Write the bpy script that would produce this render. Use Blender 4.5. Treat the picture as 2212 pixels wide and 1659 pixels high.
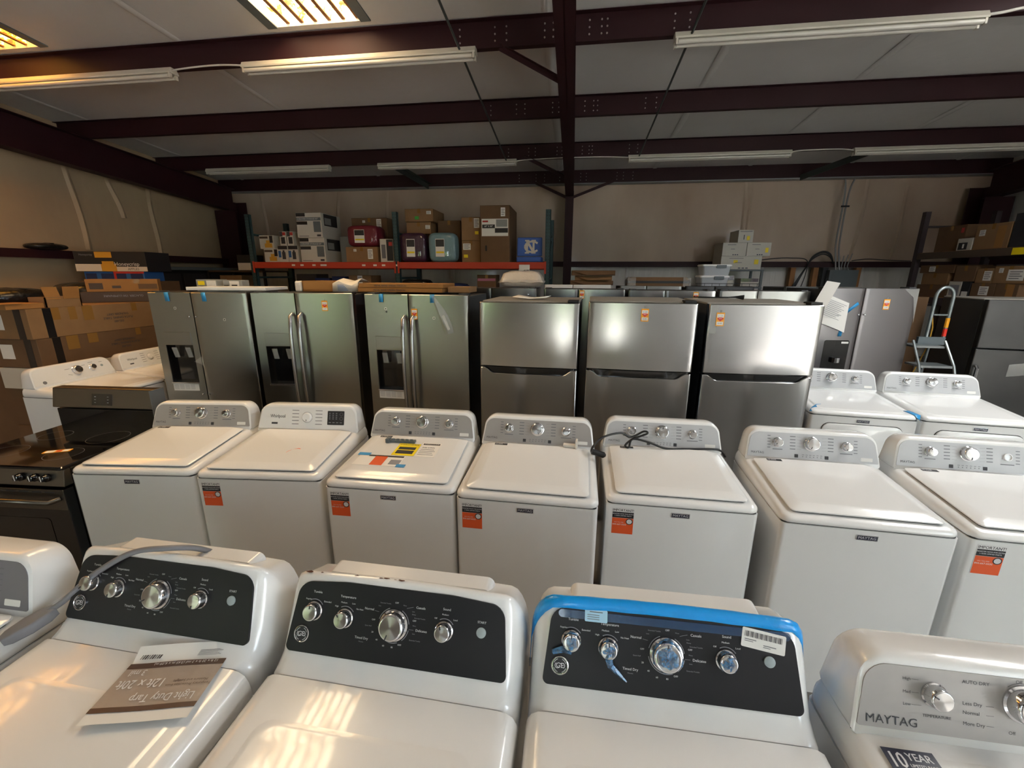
import bpy, math, random
from mathutils import Matrix, Vector
random.seed(7)
for o in list(bpy.data.objects): bpy.data.objects.remove(o)
SC = bpy.context.scene
COL = SC.collection
R = math.radians
# ---------------------------------------------------------------- camera
cam_d = bpy.data.cameras.new('camera'); cam = bpy.data.objects.new('camera', cam_d); COL.objects.link(cam)
cam_d.sensor_width = 36.0; cam_d.lens = 919.29 * 36.0 / 2212.0; cam_d.clip_start = 0.02; cam_d.clip_end = 200
cx, cd, cf = Vector((.9901, .1403, .0045)), Vector((.0391, -.2455, -.9686)), Vector((-.1348, .9592, -.2486))
cam.matrix_world = Matrix(((cx.x, -cd.x, -cf.x, 0), (cx.y, -cd.y, -cf.y, 0), (cx.z, -cd.z, -cf.z, 1.964), (0, 0, 0, 1)))
SC.camera = cam
# ---------------------------------------------------------------- world, daylight, exposure
W = bpy.data.worlds.new('sky'); SC.world = W; W.use_nodes = True
bg = W.node_tree.nodes['Background']; bg.inputs[0].default_value = (.76, .89, 1.0, 1); bg.inputs[1].default_value = 9.0
def area(name, loc, rot, sx, sy, col=(1, 1, 1), power=0, portal=False):
    d = bpy.data.lights.new(name, 'AREA'); d.shape = 'RECTANGLE'; d.size = sx; d.size_y = sy; d.color = col; d.energy = power
    if portal: d.cycles.is_portal = True
    o = bpy.data.objects.new(name, d); COL.objects.link(o); o.location = loc; o.rotation_euler = rot
    return o
FRONT_Y = -5.0
# openings in the wall behind the photographer: (x0, x1, z0, z1)
OPEN = [(-5.7, -4.3, .9, 2.3), (-.36, .10, 0.0, 2.9), (6.08, 6.22, 0.0, 3.4)]
SIDE = (-4.9, -2.9, 0.0, 4.2)      # opening in the side wall: (y0, y1, z0, z1)
for k, (x0, x1, z0, z1) in enumerate(OPEN):
    area('daylight_portal', ((x0 + x1) / 2, FRONT_Y - .02, (z0 + z1) / 2), (R(90), 0, 0), x1 - x0, z1 - z0, portal=True)
sun_d = bpy.data.lights.new('sun', 'SUN'); sun_d.energy = 90.0; sun_d.angle = R(.6); sun_d.color = (1.0, .985, .96)
sun = bpy.data.objects.new('sun', sun_d); COL.objects.link(sun); sun.rotation_euler = (R(42), 0, R(68))      # sun standing beside the building, lighting the yard outside the doors
area('daylight_portal', (7.47, (SIDE[0] + SIDE[1]) / 2, (SIDE[2] + SIDE[3]) / 2), (R(90), 0, R(90)), SIDE[1] - SIDE[0], SIDE[3] - SIDE[2], portal=True)
SC.view_settings.view_transform = 'Standard'; SC.view_settings.look = 'None'
SC.view_settings.gamma = 1.0; SC.view_settings.use_curve_mapping = False
SC.view_settings.exposure = 0.6
# ---------------------------------------------------------------- helpers
def lin(h):
    h = h.lstrip('#'); v = [int(h[i:i + 2], 16) / 255 for i in (0, 2, 4)]
    return tuple(c / 12.92 if c <= .04045 else ((c + .055) / 1.055) ** 2.4 for c in v)
MATS = {}
def mat(name, col, rough=.5, metal=0.0, coat=0.0, alpha=1.0, noise=None, bump=None, aniso=0, emit=None, trans=0, spec=None, col2=None, ior=None):
    """noise=(scale xyz, amount) mixes col towards col2; bump=(scale xyz, strength, distance)"""
    if name in MATS: return MATS[name]
    m = bpy.data.materials.new(name); m.use_nodes = True; MATS[name] = m
    nt = m.node_tree; b = nt.nodes['Principled BSDF']
    c = lin(col) if isinstance(col, str) else col
    b.inputs['Base Color'].default_value = (*c, 1); b.inputs['Roughness'].default_value = rough; b.inputs['Metallic'].default_value = metal
    b.inputs['Coat Weight'].default_value = coat; b.inputs['Coat Roughness'].default_value = .05; b.inputs['Alpha'].default_value = alpha
    b.inputs['Anisotropic'].default_value = aniso; b.inputs['Transmission Weight'].default_value = trans
    if ior: b.inputs['IOR'].default_value = ior
    if spec is not None: b.inputs['Specular IOR Level'].default_value = spec
    if emit: b.inputs['Emission Color'].default_value = (*lin(emit[0]), 1); b.inputs['Emission Strength'].default_value = emit[1]
    def coords(scale):
        tc = nt.nodes.new('ShaderNodeTexCoord'); mp = nt.nodes.new('ShaderNodeMapping')
        mp.inputs['Scale'].default_value = scale if hasattr(scale, '__len__') else (scale,) * 3
        nt.links.new(tc.outputs['Object'], mp.inputs['Vector']); return mp.outputs['Vector']
    if noise:
        n = nt.nodes.new('ShaderNodeTexNoise'); n.inputs['Scale'].default_value = 1; n.inputs['Detail'].default_value = 4
        nt.links.new(coords(noise[0]), n.inputs['Vector'])
        r = nt.nodes.new('ShaderNodeMapRange'); r.inputs[1].default_value = .35; r.inputs[2].default_value = .7; r.inputs[3].default_value = 0; r.inputs[4].default_value = noise[1]
        nt.links.new(n.outputs['Fac'], r.inputs[0])
        mx = nt.nodes.new('ShaderNodeMix'); mx.data_type = 'RGBA'; c2 = lin(col2) if isinstance(col2, str) else (col2 or tuple(x * .6 for x in c))
        mx.inputs[6].default_value = (*c, 1); mx.inputs[7].default_value = (*c2, 1)
        nt.links.new(r.outputs[0], mx.inputs[0]); nt.links.new(mx.outputs[2], b.inputs['Base Color'])
    if bump:
        n = nt.nodes.new('ShaderNodeTexNoise'); n.inputs['Scale'].default_value = 1; n.inputs['Detail'].default_value = 3
        nt.links.new(coords(bump[0]), n.inputs['Vector'])
        bp = nt.nodes.new('ShaderNodeBump'); bp.inputs['Strength'].default_value = bump[1]; bp.inputs['Distance'].default_value = bump[2]
        nt.links.new(n.outputs['Fac'], bp.inputs['Height']); nt.links.new(bp.outputs['Normal'], b.inputs['Normal'])
    return m
def rpoly(pts, rad, seg=5):
    out = []; n = len(pts)
    if not hasattr(rad, '__len__'): rad = [rad] * n
    for i in range(n):
        p = Vector(pts[i]); a = Vector(pts[i - 1]) - p; b = Vector(pts[(i + 1) % n]) - p; r = rad[i]
        if r < 1e-5: out.append((p.x, p.y)); continue
        ang = a.angle(b); t = min(r / math.tan(ang / 2), a.length * .49, b.length * .49); rr = t * math.tan(ang / 2)
        a.normalize(); b.normalize(); bis = (a + b).normalized(); c = p + bis * (rr / math.sin(ang / 2))
        s = p + a * t - c; e = p + b * t - c
        for k in range(seg + 1):
            v = s.lerp(e, k / seg); v = v.normalized() * rr if v.length > 1e-9 else v
            out.append((c.x + v.x, c.y + v.y))
    return out
def rrect(x0, x1, y0, y1, r, seg=5): return rpoly([(x0, y0), (x1, y0), (x1, y1), (x0, y1)], r, seg)
def frame(o, u, v):
    u = Vector(u).normalized(); v = Vector(v); n = u.cross(v).normalized(); v = n.cross(u)
    return Matrix(((u.x, v.x, n.x, o[0]), (u.y, v.y, n.y, o[1]), (u.z, v.z, n.z, o[2]), (0, 0, 0, 1)))
FRONT = lambda x=0, y=0, z=0: frame((x, y, z), (1, 0, 0), (0, 0, 1))     # faces -y
TOPF = lambda x=0, y=0, z=0: frame((x, y, z), (1, 0, 0), (0, 1, 0))      # faces +z
class MB:
    def __init__(s): s.v = []; s.f = []
    def add(s, vs, fs, M=None):
        k = len(s.v)
        s.v += [tuple(M @ Vector(p)) for p in vs] if M else [tuple(p) for p in vs]
        s.f += [tuple(i + k for i in f) for f in fs]; return s
    def box(s, x0, x1, y0, y1, z0, z1, M=None):
        return s.add([(x0, y0, z0), (x1, y0, z0), (x1, y1, z0), (x0, y1, z0), (x0, y0, z1), (x1, y0, z1), (x1, y1, z1), (x0, y1, z1)],
                     [(0, 3, 2, 1), (4, 5, 6, 7), (0, 1, 5, 4), (1, 2, 6, 5), (2, 3, 7, 6), (3, 0, 4, 7)], M)
    def loft(s, rings, cap0=True, cap1=True, M=None, closed=True):
        n = len(rings[0]); vs = [p for r in rings for p in r]; fs = []
        for i in range(len(rings) - 1):
            for j in range(n if closed else n - 1):
                a, b = i * n + j, i * n + (j + 1) % n; fs.append((a, b, b + n, a + n))
        if cap0: fs.append(tuple(reversed(range(n))))
        if cap1: fs.append(tuple(range((len(rings) - 1) * n, len(rings) * n)))
        return s.add(vs, fs, M)
    def prism(s, poly, n0, n1, M=None, chamfer=0):
        rings = [[(x, y, n0) for x, y in poly]]
        if chamfer:
            cxx = sum(p[0] for p in poly) / len(poly); cyy = sum(p[1] for p in poly) / len(poly)
            rings.append([(x, y, n1 - chamfer) for x, y in poly])
            def ins(x, y):
                d = Vector((x - cxx, y - cyy)); return (x - (chamfer if d.x > 0 else -chamfer) * min(1, abs(d.x) / .004), y - (chamfer if d.y > 0 else -chamfer) * min(1, abs(d.y) / .004), n1)
            rings.append([ins(x, y) for x, y in poly])
        else: rings.append([(x, y, n1) for x, y in poly])
        return s.loft(rings, M=M)
    def lathe(s, prof, n=24, M=None):
        rings = [[(r * math.cos(2 * math.pi * k / n), r * math.sin(2 * math.pi * k / n), z) for k in range(n)] for r, z in prof]
        return s.loft(rings, M=M)
    def tube(s, path, r, n=8, M=None, flat=1.0):
        P = [Vector(p) for p in path]; rings = []; prev = None
        for i, p in enumerate(P):
            t = ((P[min(i + 1, len(P) - 1)] - P[max(i - 1, 0)])).normalized()
            a = prev if prev is not None else (Vector((0, 0, 1)) if abs(t.z) < .9 else Vector((1, 0, 0)))
            a = (a - t * a.dot(t)).normalized(); prev = a; b = t.cross(a)
            rr = r[i] if hasattr(r, '__len__') else r
            rings.append([tuple(p + a * (rr * math.cos(2 * math.pi * k / n)) + b * (rr * flat * math.sin(2 * math.pi * k / n))) for k in range(n)])
        return s.loft(rings, M=M)
    def build(s, name, m, parent=None, M=None, smooth=35, bevel=0, seg=2, share=None):
        me = bpy.data.meshes.new(name); me.from_pydata(s.v, [], s.f); me.update()
        return link(name, me, m, parent, M, smooth, bevel, seg)
def link(name, me, m, parent=None, M=None, smooth=35, bevel=0, seg=2):
    if m is not None and not me.materials: me.materials.append(m if not isinstance(m, str) else MATS[m])
    o = bpy.data.objects.new(name, me); COL.objects.link(o)
    if smooth and not me.get('sm'):
        me['sm'] = 1; me.polygons.foreach_set('use_smooth', [True] * len(me.polygons)); me.set_sharp_from_angle(angle=R(smooth))
    if bevel:
        md = o.modifiers.new('bevel', 'BEVEL'); md.width = bevel; md.segments = seg; md.limit_method = 'ANGLE'; md.angle_limit = R(40)
    if parent: o.parent = parent
    if M is not None: o.matrix_local = M
    return o
def tag(o, label=None, cat=None, group=None, kind=None):
    if label: o['label'] = label
    if cat: o['category'] = cat
    if group: o['group'] = group
    if kind: o['kind'] = kind
    return o
def thing(name, label, cat, loc=(0, 0, 0), rz=0, group=None, rx=0):
    o = bpy.data.objects.new(name, None); COL.objects.link(o); o.empty_display_size = .1
    o.location = loc; o.rotation_euler = (R(rx), 0, R(rz)); return tag(o, label, cat, group)
def struct(o): o['kind'] = 'structure'; return o
def stuff(o): o['kind'] = 'stuff'; return o
CH = {}
def reindex():
    CH.clear()
    for o in bpy.data.objects:
        if o.parent: CH.setdefault(o.parent.name, []).append(o)
def copy_tree(o, parent=None, skip=()):
    c = o.copy(); COL.objects.link(c)
    if parent: c.parent = parent
    for ch in [x for x in bpy.data.objects if x.parent == o]:
        if any(ch.name.startswith(k) for k in skip): continue
        copy_tree(ch, c, skip)
    return c
TXT = {}
def text_mesh(s, size, bold=0, align='CENTER'):
    k = (s, size, bold, align)
    if k not in TXT:
        cu = bpy.data.curves.new('lettering', 'FONT'); cu.body = s; cu.size = size; cu.align_x = align; cu.align_y = 'CENTER'; cu.resolution_u = 2; cu.offset = bold * size; cu.fill_mode = 'FRONT'
        to = bpy.data.objects.new('tmp', cu); COL.objects.link(to); bpy.context.view_layer.update()
        me = bpy.data.meshes.new_from_object(to.evaluated_get(bpy.context.evaluated_depsgraph_get())); me.name = 'lettering'
        bpy.data.objects.remove(to); bpy.data.curves.remove(cu); TXT[k] = me
    return TXT[k]
TXM = {}
def text(s, size, m, M, parent, bold=0, align='CENTER', sx=1.0, name='lettering'):
    me = text_mesh(s, size, 0, align); mm = MATS[m] if isinstance(m, str) else m
    key = (s, size, bold, align, mm.name)
    if key not in TXM:
        c = me.copy()
        if bold:      # heavier strokes: the same glyphs laid twice, a hair apart
            vv = [tuple(v.co) for v in me.vertices]; ff = [tuple(p.vertices) for p in me.polygons]; n = len(vv); d = min(bold, .012) * size * 3
            c = bpy.data.meshes.new('lettering'); c.from_pydata([(x - d / 2, y, z) for x, y, z in vv] + [(x + d / 2, y + d * .2, z + .00005) for x, y, z in vv], [], ff + [tuple(i + n for i in f) for f in ff])
        c.materials.clear(); c.materials.append(mm); TXM[key] = c
    o = bpy.data.objects.new(name, TXM[key]); COL.objects.link(o)
    o.parent = parent; o.matrix_local = M @ Matrix.Diagonal((sx, 1, 1, 1)); return o
def T(x, y, z=0): return Matrix.Translation((x, y, z))
def RZ(a): return Matrix.Rotation(R(a), 4, 'Z')
def plate(name, x0, x1, y0, y1, t, m, M, parent, r=0, n0=0.0, seg=3):
    p = rrect(x0, x1, y0, y1, r, seg) if r else [(x0, y0), (x1, y0), (x1, y1), (x0, y1)]
    return MB().prism(p, n0, n0 + t).build(name, m, parent, M, smooth=30)
# ---------------------------------------------------------------- materials
mat('white_enamel', (.80, .80, .79), .22, coat=.5, bump=(60, .02, .002))
mat('white_plastic', (.80, .80, .80), .3, coat=.3)
mat('seam_dark', (.03, .03, .03), .7)
mat('silver_panel', '#a39f9b', .5, .15, noise=((4, 4, 300), .12), col2='#8f8e92')
mat('silver_panel_shaded', '#77757a', .5, .15, noise=((4, 4, 300), .12), col2='#6a686c'); mat('pale_panel', '#b9babc', .5, .15, noise=((4, 4, 300), .12), col2='#a9aaab')  # silver panel copy for the near-end washer: angle shading put into its colour
mat('black_panel', '#1b1a1e', .42, spec=.3, bump=(900, .05, .0005))
mat('chrome', (.75, .75, .77), .12, 1.0)
mat('spun_metal', (.40, .38, .36), .28, 1.0, aniso=.85)
tn = MATS['spun_metal'].node_tree.nodes.new('ShaderNodeTangent'); tn.direction_type = 'RADIAL'; tn.axis = 'Z'
MATS['spun_metal'].node_tree.links.new(tn.outputs[0], MATS['spun_metal'].node_tree.nodes['Principled BSDF'].inputs['Tangent'])
mat('ink', '#3a3a3e', .6); mat('ink_light', '#6c6c70', .6); mat('print_white', '#d8d8da', .5); mat('print_grey', '#8c8c92', .5)
mat('navy_badge', '#1d2036', .3); mat('orange_print', '#e2571f', .5); mat('black_print', '#1c1c20', .5); mat('paper', '#e6e4df', .7)
mat('tag_yellow', '#f0a21e', .5); mat('tag_red', '#cf3a2a', .5); mat('yellow_print', '#f2d800', .5); mat('tape_blue', '#2f8fc8', .45)
mat('film_blue', '#009cf0', .3, coat=.3, alpha=.94, bump=(70, .5, .004)); mat('film_blue_thin', '#2a4f78', .15, coat=.8, alpha=.55, bump=(120, .4, .003))
mat('film_crumple', '#5fa0d8', .1, coat=1, alpha=.62, bump=(160, .9, .006), noise=((90, 90, 90), .8), col2='#20344e')
mat('clear_film', '#cfcfca', .12, alpha=.35, coat=.8, bump=(90, .8, .006))
mat('caution_blue', '#a9d3ea', .4); mat('button_grey', '#9aa6a8', .5); mat('cord_grey', '#77777c', .45); mat('cord_black', '#131314', .4)
mat('stainless', (.40, .39, .385), .2, 1.0, bump=((2, 2, 420), .025, .002), noise=((1.5, 1.5, 500), .22), col2=(.33, .33, .325))
mat('stainless_film', (.33, .325, .305), .3, 1.0, bump=((2, 2, 260), .04, .002), noise=((3, 3, 3), .3), col2=(.28, .285, .27))
mat('stainless_dark', (.075, .073, .072), .42, 1.0, noise=((2, 2, 2), .5), col2=(.12, .117, .113), bump=((2, 2, 200), .1, .002))
mat('stainless_mauve', (.21, .195, .2), .34, 1.0, bump=((2, 2, 260), .04, .002)); mat('fridge_side', '#3b3d40', .5, .2, bump=(300, .1, .001)); mat('fridge_top', '#8d8981', .5, .2); mat('gasket', '#0f0f10', .6); mat('handle_metal', (.45, .45, .46), .25, 1.0)
mat('gloss_black', '#0d0d0f', .12, coat=.6); mat('glass_black', '#08080a', .06, coat=.8)
mat('cardboard', '#8c6b47', .85, noise=((6, 6, 6), .35), col2='#775838'); mat('cardboard_dark', '#6d5238', .85, noise=((6, 6, 6), .35), col2='#5c432d')
mat('cardboard_orange', '#9d6f3a', .85, noise=((5, 5, 5), .3), col2='#85592b'); mat('packing_tape', '#8f6a35', .25, coat=.4)
mat('tape_black', '#17171a', .35); mat('carton_white', '#c9c5bb', .6); mat('carton_grey', '#8f9290', .6)
mat('rack_orange', '#b5371c', .5); mat('rack_teal', '#2c4a4f', .5, noise=((8, 8, 8), .4), col2='#22363a'); mat('rack_dark', '#3a2f33', .6)
mat('steel_red', '#311419', .55, spec=.3, noise=((2, 2, 2), .4), col2='#230f13'); mat('steel_grey', '#3a403f', .5); mat('bolt', '#a59a98', .4, .6)
mat('galvanised', '#8d8f90', .4, .6); mat('fixture_white', '#cfcabd', .4, noise=((3, 3, 3), .3), col2='#b8b09c'); mat('lamp_tube', '#d6d2c8', .25, coat=.5)
mat('insulation', '#dcdbd9', .55, coat=.1, noise=((.7, .7, .7), .5), col2='#c6c3be', bump=((2.5, 2.5, 2.5), .35, .05))
mat('insulation_wall', '#cbb7a4', .55, coat=.1, noise=((.8, .8, .45), .8), col2='#a48872', bump=((2.2, 2.2, .5), .5, .06))
mat('insulation_low', '#d9d6d1', .5, coat=.15, noise=((3, 3, .3), .5), col2='#bdb7af', bump=((9, 9, .35), .5, .04))
mat('insulation_left', '#c0a885', .55, noise=((.6, .6, .6), .6), col2='#a08a70', bump=((1.5, 1.5, .6), .6, .08))
mat('concrete', '#77736d', .6, noise=((1.5, 1.5, 1.5), .6), col2='#5d5a55', bump=(12, .1, .01))
mat('gravel', '#aeaba6', .9, noise=((2, 2, 2), .6), col2='#95918b'); mat('hedge', '#5a7530', .8, noise=((6, 6, 6), .9), col2='#31421a')
mat('wood', '#9a6a3c', .7, noise=((20, 20, 2), .5), col2='#7c5029'); mat('electric_grey', '#5d666a', .5)
mat('tote_clear', '#c6ccd2', .25, alpha=.72, coat=.4); mat('maroon_cloth', '#6d1226', .55, coat=.5, bump=(14, .6, .02)); mat('purple_cloth', '#3d1c36', .45, coat=.7, bump=(14, .7, .02)); mat('teal_cloth', '#6d8f9a', .45, coat=.6, bump=(14, .7, .02))
mat('black_plastic', '#151517', .35, coat=.3, bump=(9, .8, .03)); mat('college_blue', '#3b62b4', .6); mat('off_white', '#d8d2c8', .6); mat('pillow_white', '#d3c8bc', .5, coat=.5, bump=(12, .7, .02))
mat('navy_box', '#20305f', .5); mat('blue_box', '#2d64a8', .5); mat('dark_box', '#232327', .55); mat('brown_box', '#4a3c30', .6); mat('red_print', '#b32f2a', .5); mat('gold_print', '#c9962e', .5)
mat('green_sticker', '#3fae3c', .5); mat('pink_box', '#a86a86', .6); mat('ladder_grey', '#8c9496', .35, .7); mat('safety_orange', '#f2a51c', .5); mat('safety_red', '#e0301c', .5)
mat('tarp_paper', '#a3958a', .3, coat=.5, bump=(25, .5, .004)); mat('tarp_brown', '#4b342c', .3, coat=.5)
mat('bronze_steel', (.19, .17, .145), .3, 1.0); mat('white_cord', '#d8d4cc', .5); mat('scuff', '#5a3a2c', .8); mat('green_bulb', '#3fae3c', .5); mat('wire_dark', '#2a2a2c', .5)
# skylight: dirty translucent roof sheet lit by the sky above it
def skylight_mat(name, c1, c2, strength, dirt):
    m = mat(name, '#6b4b1e', .6); nt = m.node_tree; b = nt.nodes['Principled BSDF']
    tc = nt.nodes.new('ShaderNodeTexCoord'); n = nt.nodes.new('ShaderNodeTexNoise'); n.inputs['Scale'].default_value = 9; n.inputs['Detail'].default_value = 8; n.inputs['Roughness'].default_value = .75
    nt.links.new(tc.outputs['Object'], n.inputs['Vector'])
    rp = nt.nodes.new('ShaderNodeValToRGB'); e = rp.color_ramp.elements
    e[0].position = dirt - .06; e[0].color = (.03, .015, .003, 1); e[1].position = dirt + .05; e[1].color = (*lin(c1), 1)
    k = rp.color_ramp.elements.new(dirt); k.color = (*lin(c2), 1)
    nt.links.new(n.outputs['Fac'], rp.inputs[0]); nt.links.new(rp.outputs[0], b.inputs['Emission Color']); b.inputs['Emission Strength'].default_value = strength
    return m
skylight_mat('skylight_sheet', '#ffecc4', '#d09030', 15.0, .47)
skylight_mat('skylight_amber', '#ffb950', '#b06a10', 13.0, .5)
skylight_mat('skylight_clean', '#f2f6f6', '#d8d0b0', 26.0, .3)
# ---------------------------------------------------------------- building shell
XL, XR, YB = -7.9, 7.45, 9.45
SL = .07
zc = lambda y: 4.285 - SL * (y - 4.65)      # underside of the roof insulation
zp = lambda y: zc(y) - .225                   # underside of the purlins
PY = [4.65 + 1.57 * k for k in range(-6, 4)]  # purlin lines
b = MB().box(XL - 1, XR + 1, FRONT_Y - .2, YB + .3, -.1, 0); fl = struct(b.build('floor', 'concrete', smooth=0))
# roof insulation, left open above the skylights
SKY = [(-2.96, -2.10, 1.7, 4.52), (-6.6, -5.72, 1.7, 4.52), (3.6, 4.5, 1.2, 3.9)]
xs = sorted([XL - .1, XR + .1] + [v for s in SKY for v in s[:2]])
b = MB()
for i in range(len(xs) - 1):
    xm = (xs[i] + xs[i + 1]) / 2; sk = [s for s in SKY if s[0] < xm < s[1]]
    for y0, y1 in ([(FRONT_Y - .1, YB + .1)] if not sk else [(FRONT_Y - .1, sk[0][2]), (sk[0][3], YB + .1)]):
        b.add([(xs[i], y0, zc(y0)), (xs[i + 1], y0, zc(y0)), (xs[i + 1], y1, zc(y1)), (xs[i], y1, zc(y1)), (xs[i], y0, zc(y0) + .1), (xs[i + 1], y0, zc(y0) + .1), (xs[i + 1], y1, zc(y1) + .1), (xs[i], y1, zc(y1) + .1)],
              [(3, 2, 1, 0), (4, 5, 6, 7), (0, 1, 5, 4), (1, 2, 6, 5), (2, 3, 7, 6), (3, 0, 4, 7)])
ceil = struct(b.build('ceiling', 'insulation', smooth=0))
for x in (-4.15, -.35, 1.45, 3.17, 4.9, 6.6, -7.3):          # taped laps between insulation rolls
    b = MB()
    for i in range(len(PY) - 1):
        y0, y1 = PY[i] + .03, PY[i + 1] - .03; rings = []
        for k in range(5):
            y = y0 + (y1 - y0) * k / 4; z = zc(y) - .004 - .012 * math.sin(math.pi * k / 4)
            rings.append([(x - .045, y, z + .006), (x - .02, y, z - .006), (x + .03, y, z - .004), (x + .045, y, z + .006)])
        b.loft(rings, False, False, closed=False)
    b.build('insulation_lap', 'insulation', ceil)
for k, (x0, x1, y0, y1) in enumerate(SKY):                     # corrugated translucent sheets
    b = MB(); prof = []; n = 6; w = (x1 - x0) / n
    for i in range(n):
        xx = x0 + w * i; prof += [(xx, 0), (xx + w * .58, 0), (xx + w * .68, -.045), (xx + w * .9, -.045)]
    prof.append((x1, 0))
    rings = [[(x, y, zc(y) + .085 + dz) for x, dz in prof] for y in (y0, (y0 + y1) / 2, y1)]
    b.loft(rings, False, False, closed=False)
    o = struct(b.build('window_%d' % (k + 1), ('skylight_sheet', 'skylight_amber', 'skylight_clean')[k], smooth=0))
    o['label'] = ('corrugated translucent skylight sheet stained with dirt', 'amber corrugated skylight sheet near the corner', 'clean corrugated skylight sheet overhead')[k]
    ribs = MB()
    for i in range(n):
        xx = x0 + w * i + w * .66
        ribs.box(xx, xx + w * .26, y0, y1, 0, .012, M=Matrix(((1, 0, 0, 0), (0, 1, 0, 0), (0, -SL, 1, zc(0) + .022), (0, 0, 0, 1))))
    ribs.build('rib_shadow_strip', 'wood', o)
    fr = MB()
    for xa, xb in ((x0 - .1, x0), (x1, x1 + .1)):
        fr.box(xa, xb, y0, y1, -.012, 0, M=Matrix(((1, 0, 0, 0), (0, 1, 0, 0), (0, -SL, 1, zc(0)), (0, 0, 0, 1))))
    fr.build('skylight_flashing', 'electric_grey', o)
# walls
def wallpanel(name, poly_fn, m, nx, nz): pass
b = MB(); b.box(XL - .1, XR + .1, YB, YB + .12, 2.235, 4.2); wb = struct(b.build('wall_back', 'insulation_wall', smooth=0))
b = MB(); b.box(XL - .1, XR + .1, YB + .001, YB + .121, 0, 2.235); b.build('lower_insulation', 'insulation_low', wb, smooth=0)
b = MB()
b.box(XL - .12, XL, FRONT_Y, YB, 0, 5.1); wl = struct(b.build('wall_left', 'insulation_left', smooth=0))
b = MB(); b.box(XR, XR + .12, FRONT_Y, SIDE[0], 0, 5.1).box(XR, XR + .12, SIDE[1], YB, 0, 5.1).box(XR, XR + .12, SIDE[0], SIDE[1], SIDE[3], 5.1); wr = struct(b.build('wall_right', 'insulation', smooth=0))
b = MB(); xx = XL - .12
for x0, x1, z0, z1 in OPEN:
    b.box(xx, x0, FRONT_Y - .15, FRONT_Y, 0, 5.1); b.box(x0, x1, FRONT_Y - .15, FRONT_Y, z1, 5.1); xx = x1
    if z0 > 0: b.box(x0, x1, FRONT_Y - .15, FRONT_Y, 0, z0)
b.box(xx, XR + .12, FRONT_Y - .15, FRONT_Y, 0, 5.1); wf = struct(b.build('wall_front', 'insulation', smooth=0))
# wall pleats: loose insulation folds
def fold(xs, parent, m, Mf, w=.07, d=.03):
    for (x, z0, z1, lean) in xs:
        rings = []
        for k in range(9):
            t = k / 8; z = z0 + (z1 - z0) * t; xo = x + lean * t + .02 * math.sin(5 * t + x); dd = d * (.5 + .5 * math.sin(3.1 * t + .5))
            rings.append([(xo - w / 2, z, .0), (xo - w * .12, z, dd), (xo + w * .2, z, dd * .8), (xo + w / 2, z, 0)])
        MB().loft(rings, False, False, closed=False).build('insulation_fold', m, parent, Mf)
fold([(-7.0, 2.3, 3.7, -.05), (-5.4, 2.3, 3.7, .25), (-5.3, 2.6, 3.7, .12), (-4.1, 2.3, 3.7, .02), (3.3, 2.3, 3.75, -.1), (3.4, 2.3, 3.75, -.12), (5.3, 2.3, 3.75, .06), (6.0, 2.3, 3.6, .05)], wb, 'insulation_wall', FRONT(0, YB - .001, 0))
fold([(5.9, 1.2, 2.2, -.05), (5.55, 1.3, 2.2, .03), (1.1, 1.3, 2.2, 0)], wb, 'insulation_low', FRONT(0, YB - .001, 0))
MLW = frame((XL + .001, 0, 0), (0, 1, 0), (0, 0, 1))   # faces +x
fold([(6.27, 2.33, 3.75, -.08), (7.52, 2.33, 3.5, .0), (6.95, 2.9, 3.6, -.15)], wl, 'insulation_left', MLW, w=.1, d=.045)
# steel frame
def cee(x0, x1, y, name='roof_purlin', h=.225, bolts=True, lab=None):
    b = MB(); z0 = zp(y)
    b.box(x0, x1, y - .004, y + .004, z0, z0 + h); b.box(x0, x1, y - .006, y + .06, z0 - .004, z0); b.box(x0, x1, y - .06, y + .006, z0 + h - .012, z0 + h - .008)
    o = struct(b.build(name, 'steel_red', smooth=0)); o['label'] = lab or 'dark red steel roof purlin'
    if bolts:
        for bx in (-1.17, -.83, -.72, -.36, -.28, -.235, .05, .16, .21, .8, .93):
            for dz in (.05, .105, .16):
                if abs(bx + .235) < .01 and dz > .1: continue
                link('bolt', BOLT, None, o, frame((bx, y - .005, z0 + dz), (1, 0, 0), (0, 0, 1)), smooth=0)
    return o
BOLT = bpy.data.meshes.new('bolt'); bb = MB().lathe([(.0085, 0), (.0085, .006), (.005, .008)], 6); BOLT.from_pydata(bb.v, [], bb.f); BOLT.materials.append(MATS['bolt'])
names = {0: 'third', }
for i, y in enumerate(PY[:-1]):
    cee(XL, XR, y, bolts=y > 4, lab='dark red steel roof purlin number %d from the back wall' % (len(PY) - 1 - i))
b = MB(); y = PY[-1] - .12; z0 = zp(y) - .01
b.box(XL, XR, y - .004, y + .004, z0, z0 + .24); b.box(XL, XR, y, y + .2, z0 - .004, z0)
ev = struct(b.build('eave_strut', 'steel_red', smooth=0)); ev['label'] = 'dark red eave strut along the top of the back wall'
for bx in (-1.17, -.83, -.66, -.36, .05, .16, .75, .87, 1.05):
    for dz in (.05, .11, .17): link('bolt', BOLT, None, ev, frame((bx, y - .005, z0 + dz), (1, 0, 0), (0, 0, 1)), smooth=0)
plateb = MB().box(XL, XR, y - .03, y + .15, z0 - .022, z0 - .005); plateb.build('trim_strip', 'galvanised', ev, smooth=0)
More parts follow.
